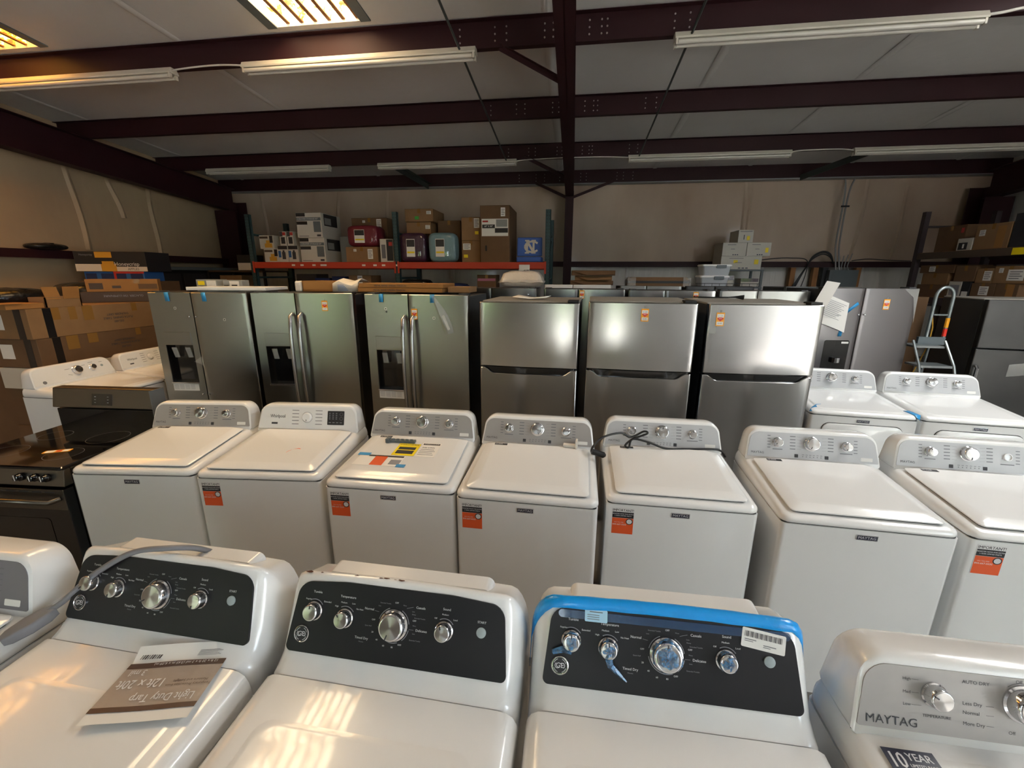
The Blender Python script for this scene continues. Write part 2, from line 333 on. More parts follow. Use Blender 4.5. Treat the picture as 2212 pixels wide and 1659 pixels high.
def rafter(x, w, name, lab, zt=.3, taper=0.0):
    ys = [FRONT_Y, YB - .35]; b = MB(); Mz = []
    def seg(xa, xb, dz0, dz1, tap=0):
        v = []
        for yy in ys:
            tp = tap * (YB - yy)
            v += [(xa, yy, zp(yy) + dz0 - tp), (xb, yy, zp(yy) + dz0 - tp), (xb, yy, zp(yy) + dz1 - (tp if dz1 < -.1 else 0)), (xa, yy, zp(yy) + dz1 - (tp if dz1 < -.1 else 0))]
        b.add(v, [(0, 1, 5, 4), (1, 2, 6, 5), (2, 3, 7, 6), (3, 0, 4, 7), (3, 2, 1, 0), (4, 5, 6, 7)])
    seg(x - w / 2, x + w / 2, -zt, -zt + .012); seg(x - w / 2, x + w / 2, -.012, -.002); seg(x - .006, x + .006, -zt, -.003)
    o = struct(b.build(name, 'steel_red', smooth=0)); o['label'] = lab
    return o
rf = rafter(-.15, .16, 'roof_rafter', 'dark red steel rafter running over the middle of the room')
b = MB(); b.box(-.23, -.07, 9.02, 9.035, 0, 3.45); b.box(-.23, -.07, 9.28, 9.295, 0, 3.6); b.box(-.155, -.145, 9.03, 9.28, 0, 3.6)
c = struct(b.build('steel_column', 'steel_red', smooth=0)); c['label'] = 'dark red steel column standing at the middle of the back wall'
rl = rafter(-7.5, .2, 'roof_rafter', 'dark steel rafter along the wall of long cardboard boxes', zt=.46)
b = MB(); b.box(-7.85, -7.35, 8.95, 8.965, 0, 3.3); b.box(-7.85, -7.35, 9.3, 9.315, 0, 3.5); b.box(-7.61, -7.59, 8.96, 9.3, 0, 3.5)
c = struct(b.build('steel_column', 'steel_red', smooth=0)); c['label'] = 'dark steel column in the dim corner beside the orange rack'
rr = rafter(7.1, .2, 'roof_rafter', 'dark steel rafter along the wall of the stacked cartons', zt=.46)
b = MB(); b.box(6.95, 7.4, 8.95, 8.965, 0, 3.3); b.box(6.95, 7.4, 9.3, 9.315, 0, 3.5); b.box(7.17, 7.19, 8.96, 9.3, 0, 3.5)
c = struct(b.build('steel_column', 'steel_red', smooth=0)); c['label'] = 'dark steel column in the corner behind the stacked cartons'
# girts
b = MB(); b.box(XL, -.23, 9.25, 9.258, 2.13, 2.235); b.box(XL, -.23, 9.25, YB, 2.229, 2.235); g = struct(b.build('wall_girt_rack', 'steel_red', smooth=0))
b = MB(); b.box(-.07, XR, 9.25, 9.258, 2.13, 2.235); b.box(-.07, XR, 9.25, YB, 2.229, 2.235); g = struct(b.build('wall_girt', 'steel_red', smooth=0))
b = MB(); b.box(-7.7, -7.692, FRONT_Y, 9.2, 2.17, 2.29); b.box(XL, -7.69, FRONT_Y, 9.2, 2.284, 2.29); g = struct(b.build('wall_girt_side', 'steel_red', smooth=0))
b = MB(); b.box(7.25, 7.258, SIDE[1], 9.2, 2.17, 2.29); b.box(7.25, XR, SIDE[1], 9.2, 2.284, 2.29); g = struct(b.build('wall_girt_side', 'steel_red', smooth=0))
# flange braces, tie rods, eave braces
def bar(name, a, bb, w, m, lab, cat, t=.006):
    a, bb = Vector(a), Vector(bb); L = (bb - a).length; M = frame(a, bb - a, (0, 0, 1) if abs((bb - a).normalized().z) < .9 else (0, 1, 0))
    b = MB().box(0, L, -w / 2, w / 2, -t / 2, t / 2).box(0, L, w / 2 - t, w / 2, 0, w * .8); o = b.build(name, m, None, M, smooth=0); o['label'] = lab; o['kind'] = 'structure'; return o
bar('flange_brace', (-.79, 4.66, 4.06), (-.2, 4.72, 3.77), .05, 'steel_red', 'short red brace from the nearest purlin to the rafter', 'brace')
bar('flange_brace', (-.93, 7.75, 3.88), (-.2, 7.85, 3.55), .05, 'steel_red', 'short red brace from the third purlin to the rafter', 'brace')
bar('flange_brace', (-.82, 9.1, 3.72), (-.22, 9.05, 3.44), .05, 'steel_red', 'red knee brace on one side of the column head', 'brace')
bar('flange_brace', (.72, 9.1, 3.74), (-.08, 9.05, 3.44), .05, 'steel_red', 'red knee brace on the other side of the column head', 'brace')
bar('eave_brace', (-3.35, 7.85, 3.88), (-3.05, 9.2, 3.72), .1, 'steel_grey', 'grey steel eave brace above the crimson comforter bag', 'brace')
bar('eave_brace', (4.6, 7.85, 3.88), (4.05, 9.2, 3.72), .1, 'steel_grey', 'grey steel eave brace above the white box stack', 'brace')
for xa, xb, lab in ((-1.12, -1.2, 'thin steel tie rod under the purlins on the rack side'), (.93, .955, 'thin steel tie rod under the purlins on the panel side')):
    o = MB().tube([(xa, 1.2, zp(1.2) - .03), (xa * .5 + xb * .5, 4.6, zp(4.6) - .035), (xb, 7.75, zp(7.75) - .03)], .011, 6).build('tie_rod', 'steel_grey'); struct(o); o['label'] = lab
# outside
b = MB().box(-40, 40, -60, FRONT_Y - .2, -.12, -.02).box(XR + 1, 60, FRONT_Y - .2, 40, -.12, -.02); struct(b.build('ground_outside', 'gravel', smooth=0))
b = MB()
for k in range(60):
    a = random.uniform(-22, 22); rr_ = random.uniform(.8, 1.9); zz = random.uniform(.2, 2.6)
    n = 10; prof = [(rr_ * math.sin(math.pi * (i + .3) / (n + .6)) * random.uniform(.8, 1.1), zz - rr_ * math.cos(math.pi * (i + .3) / (n + .6))) for i in range(n + 1)]
    b.lathe(prof, 10, T(a, -14 + random.uniform(-1, 1), 0))
o = b.build('hedge_outside', 'hedge', smooth=80); o['kind'] = 'stuff'; o['label'] = 'green hedge seen outside the open doors'; o['category'] = 'hedge'
# ---------------------------------------------------------------- shared appliance pieces
PANELF = {}
def knob_mesh(r, h, chrome='chrome'):
    b = MB().lathe([(r * 1.12, 0), (r * 1.12, h * .12), (r, h * .2), (r * .96, h * .86), (r * .9, h * .97), (r * .82, h)], 32)
    return b
def knob(parent, M, r, h, ptr=0, face='spun_metal', name='knob', skirt='chrome'):
    k = knob_mesh(r, h).build(name, skirt, parent, M, smooth=50)
    MB().lathe([(r * .8, h * .9), (r * .8, h + .0012), (r * .4, h + .0016), (.0008, h + .0018)], 32).build('knob_face', face, k, smooth=30)
    MB().box(-.0015, .0015, r * .5, r * .86, h, h + .003).build('knob_pointer', 'ink', k, RZ(ptr), smooth=0)
    return k
def ticks(parent, M, items, m, name='dial_marking'):
    b = MB()
    for (x0, y0, x1, y1, w) in items:
        d = Vector((x1 - x0, y1 - y0)); 
        if d.length < 1e-6: continue
        n = Vector((-d.y, d.x)).normalized() * w / 2
        b.add([(x0 - n.x, y0 - n.y, .0006), (x1 - n.x, y1 - n.y, .0006), (x1 + n.x, y1 + n.y, .0006), (x0 + n.x, y0 + n.y, .0006)], [(0, 1, 2, 3)])
    o = b.build(name, m, parent, M, smooth=0); o['kind'] = 'stuff'; return o
def arc(cx_, cy_, r, a0, a1, w=.001, n=10):
    P = [(cx_ + r * math.cos(R(a0 + (a1 - a0) * k / n)), cy_ + r * math.sin(R(a0 + (a1 - a0) * k / n))) for k in range(n + 1)]
    return [(*P[k], *P[k + 1], w) for k in range(n)]
def warranty_sticker(parent, x, z, lean=0):
    M = FRONT(x, -.0006, z) @ RZ(lean)
    s = plate('warranty_sticker', -.052, .052, -.07, .07, .0008, 'white_enamel', M, parent); s['label'] = 'orange and black warranty sticker'
    plate('print_block', -.05, .05, .018, .049, .0003, 'black_print', T(0, 0, .0008), s)
    plate('print_block', -.05, .05, -.068, .017, .0003, 'orange_print', T(0, 0, .0008), s)
    text('IMPORTANT!', .0185, 'black_print', T(0, .058, .001), s, .008, sx=.92)
    text('REGISTER NOW FOR EXTRA', .0078, 'print_white', T(0, .039, .0013), s, .01)
    text('1-YEAR LIMITED PARTS', .0078, 'print_white', T(0, .029, .0013), s, .01)
    text('844-667-5030', .0115, 'print_white', T(-.047, -.018, .0013), s, 0, 'LEFT')
    text('CALL TOLL FREE', .006, 'print_white', T(-.04, -.006, .0013), s, 0, 'LEFT')
    MB().lathe([(.0165, 0), (.0165, .0004)], 20).build('seal_ring', 'black_print', s, T(.031, .0, .0011)); MB().lathe([(.0125, 0), (.0125, .0003)], 20).build('seal', 'print_white', s, T(.031, .0, .0015))
    return s
def badge(parent, x, z, M=None):
    M = M or FRONT(x, 0, z)
    o = plate('badge', -.042, .042, -.0125, .0125, .004, 'chrome', M, parent, .002); o['label'] = 'maker badge on the front'
    plate('badge_face', -.039, .039, -.0095, .0095, .0006, 'navy_badge', T(0, 0, .004), o)
    text('MAYTAG', .0165, 'print_white', T(0, 0, .0048), o, 0, sx=1.05)
    return o
def tape(parent, pts, w, m='tape_blue', name='blue_tape', t=.0012):
    """a strip of tape along points (in thing space) whose width runs along x/y given in each point"""
    b = MB(); rings = []
    for p, side in pts: 
        p = Vector(p); s = Vector(side).normalized() * w / 2; rings.append([tuple(p - s), tuple(p + s)])
    b.loft(rings, False, False, closed=False); o = b.build(name, m, parent, smooth=60); so = o.modifiers.new('thick', 'SOLIDIFY'); so.thickness = t; return o
# ---------------------------------------------------------------- top-load washer / matching dryer
def maytag(label, cat, loc, rz, seam=.905, dryer=False, panel='silver_panel', sticker=True, knobs=3, badge_on=True, led=True, group=None, name=None, cornerlabel=True, brand='MAYTAG', ptr=(0, 0, 0), caps=True):
    t = thing(name or ('clothes_dryer' if dryer else 'washing_machine'), label, cat, loc, rz, group)
    hw, dp = .343, .685
    ztop = lambda y: seam + .034 + .036 * max(0, y) / .53
    rr = lambda ins, r, y0=0, y1=dp: rrect(-hw + ins, hw - ins, y0 + ins, y1 - ins, max(r - ins, .004), 4)
    b = MB(); b.loft([[(x, y, 0) for x, y in rr(.0, .022)], [(x, y, seam - .005) for x, y in rr(.0, .022)]]); b.build('cabinet', 'white_enamel', t)
    MB().loft([[(x, y, seam - .006) for x, y in rr(.006, .022)], [(x, y, seam + .003) for x, y in rr(.006, .022)]]).build('deck_gap', 'seam_dark', t)
    rings = []
    for ins, fz in ((.001, 0), (-.003, .12), (-.003, .35), (.0, .6), (.008, .82), (.02, .95), (.036, 1.0)):
        rings.append([(x, y, seam + (ztop(y) - seam) * fz) for x, y in rr(ins, .04)])
    MB().loft(rings).build('top_deck', 'white_enamel', t, smooth=50)
    if not dryer:
        L = lambda ins, dz: [(x, y, ztop(y) + dz) for x, y in rrect(-.3 + ins, .3 - ins, .026 + ins, .522 - min(ins, .02), .02, 4)]
        MB().loft([L(.007, -.002), L(.007, .008)]).build('lid_gap', 'seam_dark', t)
        MB().loft([L(.002, .006), L(0, .008), L(0, .013), L(.004, .0155), L(.048, .0255), L(.054, .0262)]).build('lid', 'white_enamel', t, smooth=22)
    else:
        L = lambda ins, dz: [(x, y, ztop(y) + dz) for x, y in rrect(-.29 + ins, .29 - ins, .03 + ins, .50 - ins, .05, 5)]
        MB().loft([L(0, -.001), L(.012, .004), L(.02, .005)]).build('top_panel', 'white_enamel', t, smooth=60)
        D = lambda ins: rrect(-.255 + ins, .255 - ins, .30 + ins, seam - .06 - ins, .05, 6)
        MB().prism(D(-.004), 0, .0015).build('door_gap', 'seam_dark', t, FRONT(0, 0, 0))
        d = MB().loft([[(x, y, 0) for x, y in D(0)], [(x, y, .012) for x, y in D(0)], [(x, y, .016) for x, y in D(.006)]]).build('door', 'white_enamel', t, FRONT(0, 0, 0), smooth=50)
    # console
    zb = ztop(.53) - .006
    O = rpoly([(-.336, 0), (.336, 0), (.312, .168), (-.312, .168)], [.012, .012, .062, .062], 7)
    def ring(ins, y0, lean, dz=0, sc=1.0, zs=1.0):
        out = []
        for x, v in O:
            vv = max(v - ins, min(v, .002)) if v > .01 else v
            xx = x - math.copysign(min(ins, abs(x)), x)
            out.append((xx * sc, y0 + lean * vv, zb + dz + vv * zs))
        return out
    MB().loft([ring(.006, .5295, .33), ring(.0, .534, .33), ring(-.002, .545, .33), ring(-.001, .58, .26, sc=1.003), ring(.004, .66, .05, sc=1.005, zs=.98), ring(.012, .684, 0, sc=1.0, zs=.97)]).build('console', 'white_enamel', t, smooth=50)
    PF = frame((0, .5285 + .33 * .012, zb + .012), (1, 0, 0), (0, .313, .95))
    P = rpoly([(-.325, .012), (.325, .012), (.304, .150), (-.304, .150)], [.006, .006, .052, .052], 7)
    p = MB().prism(P, -.002, .0012).build('control_panel', panel, t, PF); PANELF[t.name] = PF
    kp = [(-.17, .096, .0235, .026, ptr[0]), (0, .098, .035, .03, ptr[1]), (.17, .094, .0235, .026, ptr[2])]
    if not caps: kp[2] = None
    for q in kp:
        if q: knob(t, PF @ T(q[0], q[1], .001), q[2], q[3], q[4])
    if not caps:
        k = MB().lathe([(.019, 0), (.019, .008), (.015, .009), (.015, .004), (.0, .004)][:4], 20).build('knob_stem', 'white_plastic', t, PF @ T(.17, .094, .001), smooth=40)
        MB().lathe([(.014, .003), (.014, .0035)], 16).build('knob_stem_core', 'gold_print', k)
    tk = []
    for s in (-1, 1):
        for i in range(5):
            yy = .132 - i * .017; tk.append((s * .05, yy - .002, s * .075, yy, .0007)); tk.append((s * .08, yy, s * .108, yy, .0042))
    for i in range(5):
        yy = .130 - i * .016; tk += [(-.206, yy, -.222, yy, .0036), (.206, yy - .003, .224, yy - .003, .0036)]
    tk += [(-.195, .058, -.145, .058, .0038), (.14, .056, .2, .056, .0038)]
    if led: tk += [(-.045 + i * .018, .026, -.040 + i * .018, .026, .004) for i in range(6)] + [(-.047 + i * .018, .036, -.036 + i * .018, .036, .0022) for i in range(6)]
    ticks(p, T(0, 0, .0012), tk, 'ink_light')
    if led:
        for xx in (-.075, .075): plate('push_button', -.009, .009, -.009, .009, .0012, 'ink', T(xx, .028, .0012), p, .002)
    if brand: text(brand, .0165, 'ink', T(-.272, .034, .0022), p, 0)
    if caps: plate('energy_sticker', -.028, .028, -.0095, .0095, .0005, 'paper', T(.268, .032, .0013), p, .003)
    if cornerlabel:
        c = plate('lid_label', -.037, .037, -.011, .011, .0006, 'dark_box', frame((-.205, .484, ztop(.484) + .0265 if not dryer else ztop(.49) + .002), (1, 0, 0), (.1, 1, .068)), t)
        text('10 YEAR', .012, 'print_white', T(-.012, 0, .0008), c, .02)
    if sticker: warranty_sticker(t, -.262, seam - .093)
    if badge_on: badge(t, .0, seam - .038)
    return t
def whirl(label, loc, rz):
    t = maytag(label, 'washing machine', loc, rz, panel='white_plastic', knobs=1, badge_on=False, led=False, brand=None, cornerlabel=False)
    return t
# middle row of top-load washers
w1 = maytag('white top-load washer with silver console, nearest to the black range', 'washing machine', (-2.333, 1.799, 0), 6.24, sticker=False)
w3 = maytag('white washer with yellow and orange leaflets lying on its lid', 'washing machine', (-.889, 1.841, 0), .98)
w4 = maytag('white washer with a small cream plastic clip lying on its lid', 'washing machine', (-.19, 1.822, 0), -.96, ptr=(40, 200, -80))
w5 = maytag('white washer with a black power cord tied across its console', 'washing machine', (.54, 1.885, 0), -.54, panel='pale_panel', cornerlabel=True)
w6 = maytag('white washer without orange sticker, scuffed front, between two stickered washers', 'washing machine', (1.299, 1.821, 0), -2.28, panel='pale_panel', sticker=False, ptr=(120, 150, 150))
w7 = maytag('white washer missing one dial, at the end of the middle row', 'washing machine', (2.03, 1.80, 0), -3.0, panel='pale_panel', caps=False, ptr=(30, 170, 0))
# the second washer: white console with a black touch panel
def white_console(label, loc, rz, group=None, dryer=False, seam=.905):
    t = maytag(label, 'clothes dryer' if dryer else 'washing machine', loc, rz, seam=seam, panel='white_enamel', badge_on=False, led=False, brand=None, cornerlabel=False, sticker=not dryer, dryer=dryer)
    kids = [o for o in bpy.data.objects if o.parent == t]
    for o in kids:
        if o.name.startswith('knob'):
            for q in [x for x in bpy.data.objects if x.parent == o]: bpy.data.objects.remove(q)
            bpy.data.objects.remove(o)
        elif o.name.startswith('control_panel'):
            for q in [x for x in bpy.data.objects if x.parent == o]: bpy.data.objects.remove(q)
            p = o
    k = knob(t, PANELF[t.name] @ T(-.005, .086, .001), .028, .018, 190, face='white_plastic', skirt='white_plastic')
    ticks(p, T(0, 0, .0012), arc(-.005, .086, .034, 0, 350, .0016, 24) + [(s * .055 - .005, .13 - i * .022, s * .1 - .005, .13 - i * .022, .0035) for s in (-1, 1) for i in range(5)], 'ink_light')
    text('Whirlpool', .03, 'ink', T(-.2, .09, .0022), p, .004, sx=.8)
    plate('print_block', -.02, .02, -.006, .006, .0003, 'ink', T(-.22, .045, .0014), p)
    s = plate('touch_panel', -.055, .055, -.045, .045, .001, 'dark_box', T(.185, .085, .0014), p, .004)
    ticks(s, T(0, 0, .001), [(-.045 + i * .022, .03 - j * .012, -.035 + i * .022, .03 - j * .012, .004) for i in range(3) for j in range(4)] + [(-.045 + i * .024, -.03, -.03 + i * .024, -.03, .004) for i in range(4)] +
          arc(.036, .024, .01, 0, 360, .0012, 12) + arc(.036, -.004, .01, 0, 360, .0012, 12), 'print_grey')
    return t
w2 = white_console('white washer with all-white console and one pale dial', (-1.624, 1.852, 0), 5.03)
# orange scuff on the second lid
sc = MB(); P = [(.1 + .045 * math.cos(R(a)), .19 + .05 * math.sin(R(a))) for a in range(70, 181, 11)]
sc.loft([[(x, y, .905 + .034 + .036 * y / .53 + .0268), (x + .012 * (1 - abs(i - 5) / 6), y + .016 * (1 - abs(i - 5) / 6), .905 + .034 + .036 * y / .53 + .0268)] for i, (x, y) in enumerate(P)], False, False, closed=False)
sc.build('orange_scuff', 'orange_print', w2)
# dryers standing in front of the tall fridge
d1 = maytag('white dryer with two strips of blue tape on its top', 'clothes dryer', (2.131, 3.278, 0), -5.3, seam=.968, dryer=True, panel='pale_panel', sticker=False, badge_on=False, led=False, cornerlabel=False)
d2 = maytag('white dryer standing in front of the dark freezer-top fridge', 'clothes dryer', (2.84, 3.22, 0), -5.3, seam=.968, dryer=True, panel='pale_panel', sticker=False, badge_on=False, led=False, cornerlabel=True)
for d in (d1, d2): badge(d, .0, .968 - .033)
plate('door_sticker', -.06, .06, -.02, .02, .02, 'clear_film', FRONT(-.02, -.02, .80), d1, .01)
tape(d1, [((-.335, .01, .968 + .02), (1, .3, 0)), ((-.30, .06, .968 + .04), (1, .3, 0)), ((-.25, .12, .968 + .048), (1, .3, 0))], .04)
tape(d1, [((.31, .10, .968 + .043), (1, .2, 0)), ((.335, .02, .968 + .036), (1, .2, 0)), ((.347, -.006, .968 + .0), (.3, 1, 0))], .045)
# front row, outer machines
fl_ = maytag('white washer with silver console coloured as shaded at the near end beside the corded dryer', 'washing machine', (-1.885, .305, 0), 0, sticker=False, badge_on=False, panel='silver_panel_shaded')
fr_ = maytag('white dryer with silver console, beside the blue-filmed dryer', 'clothes dryer', (.99, .30, 0), 0, dryer=True, panel='silver_panel', sticker=False, badge_on=False, led=False, cornerlabel=False, brand=None, ptr=(60, 60, 60))
pf = [o for o in bpy.data.objects if o.parent == fr_ and o.name.startswith('control_panel')][0]
for q in [x for x in bpy.data.objects if x.parent == pf]: bpy.data.objects.remove(q)
text('MAYTAG', .026, 'ink', T(-.255, .030, .002), pf, 0)
for s_, yy in (('High', .124), ('Med', .096), ('Low', .070)): text(s_, .009, 'ink', T(-.232, yy, .002), pf, 0, 'LEFT')
ticks(pf, T(0, 0, .0014), [(-.214, .124, -.2, .124, .0006), (-.214, .096, -.2, .096, .0006), (-.214, .07, -.195, .07, .0006)] + [(-.07, y, -.055, y, .0006) for y in (.085, .066, .044)] + arc(0, .098, .043, 60, 130, .001), 'ink')
text('TEMPERATURE', .0085, 'ink', T(-.165, .050, .002), pf, .02)
for s_, yy in (('AUTO DRY', .131), ('Less Dry', .086), ('Normal', .067), ('More Dry', .044)): text(s_, .0105, 'ink', T(-.115, yy, .002), pf, 0, 'LEFT')
text('Off', .01, 'ink', T(-.006, .143, .002), pf); text('Off', .01, 'ink', T(-.022, .036, .002), pf)
yl = plate('warranty_label', -.05, .05, -.028, .028, .0007, 'navy_badge', frame((-.245, .475, .905 + .034 + .036 * .475 / .53 + .0052), (1, 0, 0), (0, 1, .068)), fr_)
text('10', .042, 'print_white', T(-.03, .004, .001), yl, .02, sx=.8); text('YEAR', .021, 'print_white', T(.016, .013, .001), yl, .02); text('LIMITED PARTS', .0085, 'print_white', T(.018, -.003, .001), yl, .01); text('WARRANTY', .0115, 'print_white', T(.018, -.014, .001), yl, .02)
plate('label_strip', -.05, .05, -.034, -.0285, .0007, 'paper', T(0, 0, 0), yl)
# ---------------------------------------------------------------- dryers with black console
def black_dryer(label, loc, rz, ptr=(0, 0, 0, 0)):
    t = thing('clothes_dryer', label, 'clothes dryer', loc, rz)
    hw, dp, zs = .338, .74, .915
    zt = lambda y: .928 + .022 * max(0, min(y, .5)) / .5
    rr = lambda ins, r, y0=0.0, y1=dp: rrect(-hw + ins, hw - ins, y0 + ins, y1 - min(ins, .01), max(r - ins, .004), 5)
    MB().loft([[(x, y, 0) for x, y in rr(0, .02)], [(x, y, zs - .05) for x, y in rr(0, .02)]]).build('cabinet', 'white_enamel', t)
    rg = lambda ins, f: [(x, y, zs - .045 + (zt(y) - zs + .045) * f) for x, y in rpoly([(-hw - .002 + ins, -.002 + ins), (hw + .002 - ins, -.002 + ins), (hw + .002 - ins, .4985), (-hw - .002 + ins, .4985)], [.02, .02, 0, 0], 5)]
    MB().loft([rg(0, 0), rg(0, .3), rg(.004, .6), rg(.014, .84), rg(.03, .96), rg(.052, 1.0)]).build('top_deck', 'white_enamel', t, smooth=60)
    L = lambda ins, dz: [(x, y, zt(y) + dz) for x, y in rrect(-.262 + ins, .262 - ins, .05 + ins, .4 - ins, .04, 5)]
    MB().loft([L(0, -.0005), L(.012, .0015), L(.02, .0018)]).build('top_panel', 'white_enamel', t, smooth=60)
    MB().box(-hw + .045, hw - .045, .4975, .5015, .88, .9455).build('deck_gap', 'seam_dark', t)
    # console: one swept body rising from the deck
    prof = [(.502, .948), (.52, .957), (.548, .978), (.575, 1.03), (.602, 1.087), (.622, 1.129), (.632, 1.145), (.640, 1.151), (.650, 1.148), (.668, 1.132)]
    def cring(x):
        a = abs(x); e = max(0, (a - .285) / (.338 - .285)); e = min(1, e); k = 1 - math.sqrt(max(0, 1 - e * e)) if e < 1 else 1
        out = []
        for (y, z) in prof:
            arch = .012 * (1 - (x / .338) ** 2) * (z - .948) / .218
            zz = .948 - .06 * k + (z - .948 + arch) * (1 - .5 * k * ((z - .948) / .218) ** .6); out.append((x, y + .05 * k, zz))
        zr = out[-1][2]
        return out + [(x, dp, zr - .03), (x, dp, .86), (x, .502, .86)]
    xs_ = [-.338, -.3375, -.336, -.332, -.325, -.315, -.302, -.285, -.2, -.1, 0, .1, .2, .285, .302, .315, .325, .332, .336, .3375, .338]
    MB().loft([cring(x) for x in xs_]).build('console', 'white_enamel', t, smooth=60)
    MB().loft([[(x * s, .672 + dy, z) for x, z in rpoly([(-.25, 1.07), (.25, 1.07), (.235, 1.139), (-.235, 1.139)], [.002, .002, .02, .02], 4)] for s, dy in ((1, 0), (1, .05))]).build('rear_ledge', 'white_enamel', t)
    PF = frame((0, .5455, .973), (1, 0, 0), (0, .0765, .161))
    H_ = .194
    P = rpoly([(-.305, .006), (.302, .006), (.286, H_ - .012), (.15, H_ - .001), (-.15, H_ - .001), (-.286, H_ - .012)], [.014, .014, .04, .4, .4, .04], 7)
    p = MB().prism(P, -.006, .0035).build('control_panel', 'black_panel', t, PF)
    S = .0042
    kb = [(-.236, .112, .0215), (-.145, .104, .0215), (-.006, .103, .035), (.132, .106, .0215)]
    for (u, v, r), a in zip(kb, ptr): knob(t, PF @ T(u, v, .0035), r, .024, a)
    A = []
    for u, v, r in kb: A += arc(u, v + .002, r * 1.28, 35, 120, .0018) if r < .03 else arc(u, v, r * 1.22, 10, 62, .0018) + arc(u, v, r * 1.22, -52, -10, .0018) + arc(u, v, r * 1.22, -170, -70, .0018) + arc(u, v, r * 1.22, 110, 165, .0018)
    A += [(-.050, .131, -.062, .133, .0007), (.026, .148, .044, .153, .0007), (.037, .098, .05, .098, .0007)]
    ticks(p, T(0, 0, S), A, 'print_grey')
    w = lambda s, x, y, z, b=.003, m='print_white': text(s, z, m, T(x, y, S + .0002), p, b)
    w('Tumble', -.232, .160, .0084); w('Regular', -.256, .140, .0056); w('Extended', -.2, .138, .0056)
    w('Temperature', -.142, .157, .0084); w('High', -.172, .131, .0056); w('Medium', -.152, .142, .0056); w('Low', -.124, .142, .0056); w('No Heat', -.105, .130, .0056)
    w('Normal', -.078, .135, .0084); w('OFF', -.003, .158, .0058); w('Casuals', .064, .153, .0084); w('OFF', .05, .120, .0058); w('Delicates', .071, .098, .0084); w('OFF', .016, .058, .0058)
    w('OFF', -.063, .110, .0056); w('Timed Dry', -.091, .062, .0084); w('20', -.062, .080, .0056); w('40', -.048, .063, .0056); w('60', -.028, .051, .0056); w('80', -.004, .050, .0056)
    for s_, x_, y_ in (('More', .02, .154), ('Less', .045, .142), ('Damp', .047, .135), ('Extended Tumble', .064, .127), ('More', .051, .108), ('Less', .051, .089), ('Quick Fluff', -.076, .094), ('Minutes', -.091, .053), ('Extended Tumble', .056, .073), ('Less', -.05, .146), ('Extended Tumble', -.034, .154)): w(s_, x_, y_, .0042, 0, 'print_grey')
    w('Sound', .135, .158, .0084); w('Off', .107, .134, .0056); w('Medium', .132, .145, .0056); w('Loud', .160, .135, .0056); w('START', .23, .138, .0078, .008)
    MB().lathe([(.0125, 0), (.0125, .003), (.0105, .0042), (.0005, .0044)], 24).build('start_button', 'button_grey', t, PF @ T(.23, .114, .0035), smooth=40)
    g = MB().lathe([(.0215, 0), (.0215, .003), (.0195, .004), (.0185, .0025), (.0005, .0025)], 28).build('emblem', 'chrome', t, PF @ T(-.262, .052, .0035), smooth=40); g['label'] = 'round chrome emblem'
    MB().lathe([(.0182, .0026), (.0182, .003)], 28).build('emblem_field', 'dark_box', g)
    text('GE', .0165, 'print_white', T(0, 0, .0034), g, .0)
    ticks(g, T(0, 0, .003), arc(0, 0, .0155, 20, 70, .001, 4) + arc(0, 0, .0155, 110, 160, .001, 4) + arc(0, 0, .0155, 200, 250, .001, 4) + arc(0, 0, .0155, 290, 340, .001, 4) + arc(-.006, 0, .006, 120, 330, .0014, 8) + arc(.006, 0, .006, -60, 150, .0014, 8), 'print_white', 'emblem_scroll')
    return t
gA = black_dryer('white dryer with black console, grey cord lying over it', (-1.158, .298, 0), -1.38, (140, 170, 120, 170))
gB = black_dryer('white dryer with black console and chipped paint on its top edge', (-.442, .290, 0), -1.22, (0, 40, 160, 20))
gC = black_dryer('white dryer with black console and bright blue film along its edge', (.267, .300, 0), .25, (0, 0, 0, 0))
# ---------------------------------------------------------------- refrigerators
def bowed(x0, x1, yb, bow, zlo, zhi, n=14, thick=.06, edge=.012):
    """door slab: front bowed towards the viewer, rounded vertical edges; zlo/zhi may be functions of x"""
    zl = zlo if callable(zlo) else (lambda x: zlo); zh = zhi if callable(zhi) else (lambda x: zhi)
    xm, hw = (x0 + x1) / 2, (x1 - x0) / 2; rings = []
    us = [-1, -.995, -.985] + [-.97 + 1.94 * k / n for k in range(n + 1)] + [.985, .995, 1]
    for u in us:
        x = xm + hw * u; f = edge * (1 if abs(u) == 1 else .45 if abs(u) > .99 else .12 if abs(u) > .98 else 0)
        yf = yb - thick - bow * (1 - u * u) + f
        rings.append([(x, yf + .004, zl(x)), (x, yf, zl(x) + .004), (x, yf, zh(x) - .004), (x, yf + .004, zh(x)), (x, yb, zh(x)), (x, yb, zl(x))])
    return MB().loft(rings)
def price_tag(parent, M, s=1.0):
    t = plate('price_tag', -.026 * s, .026 * s, -.045 * s, .045 * s, .001, 'tag_yellow', M, parent, .003); t['label'] = 'yellow and red hanging price tag'
    plate('tag_window', -.021 * s, .021 * s, .012 * s, .034 * s, .0004, 'paper', T(0, 0, .001), t); plate('tag_window', -.021 * s, .021 * s, -.038 * s, -.016 * s, .0004, 'paper', T(0, 0, .001), t)
    MB().prism([(-.02 * s, .004), (-.012 * s, .013 * s), (.012 * s, .013 * s), (.02 * s, .004), (0, -.014 * s)], .0, .0006).build('tag_arrow', 'tag_red', t, T(0, 0, .001))
    text('SALE', .009 * s, 'print_white', T(0, .005 * s, .0019), t, .02); text('$ 1,249', .010 * s, 'ink', T(0, .022 * s, .0017), t); text('$ 699', .011 * s, 'ink', T(0, -.027 * s, .0017), t)
    plate('tag_hook', -.006, .006, .045 * s, .062 * s, .0015, 'clear_film', T(0, 0, 0), t)
    return t
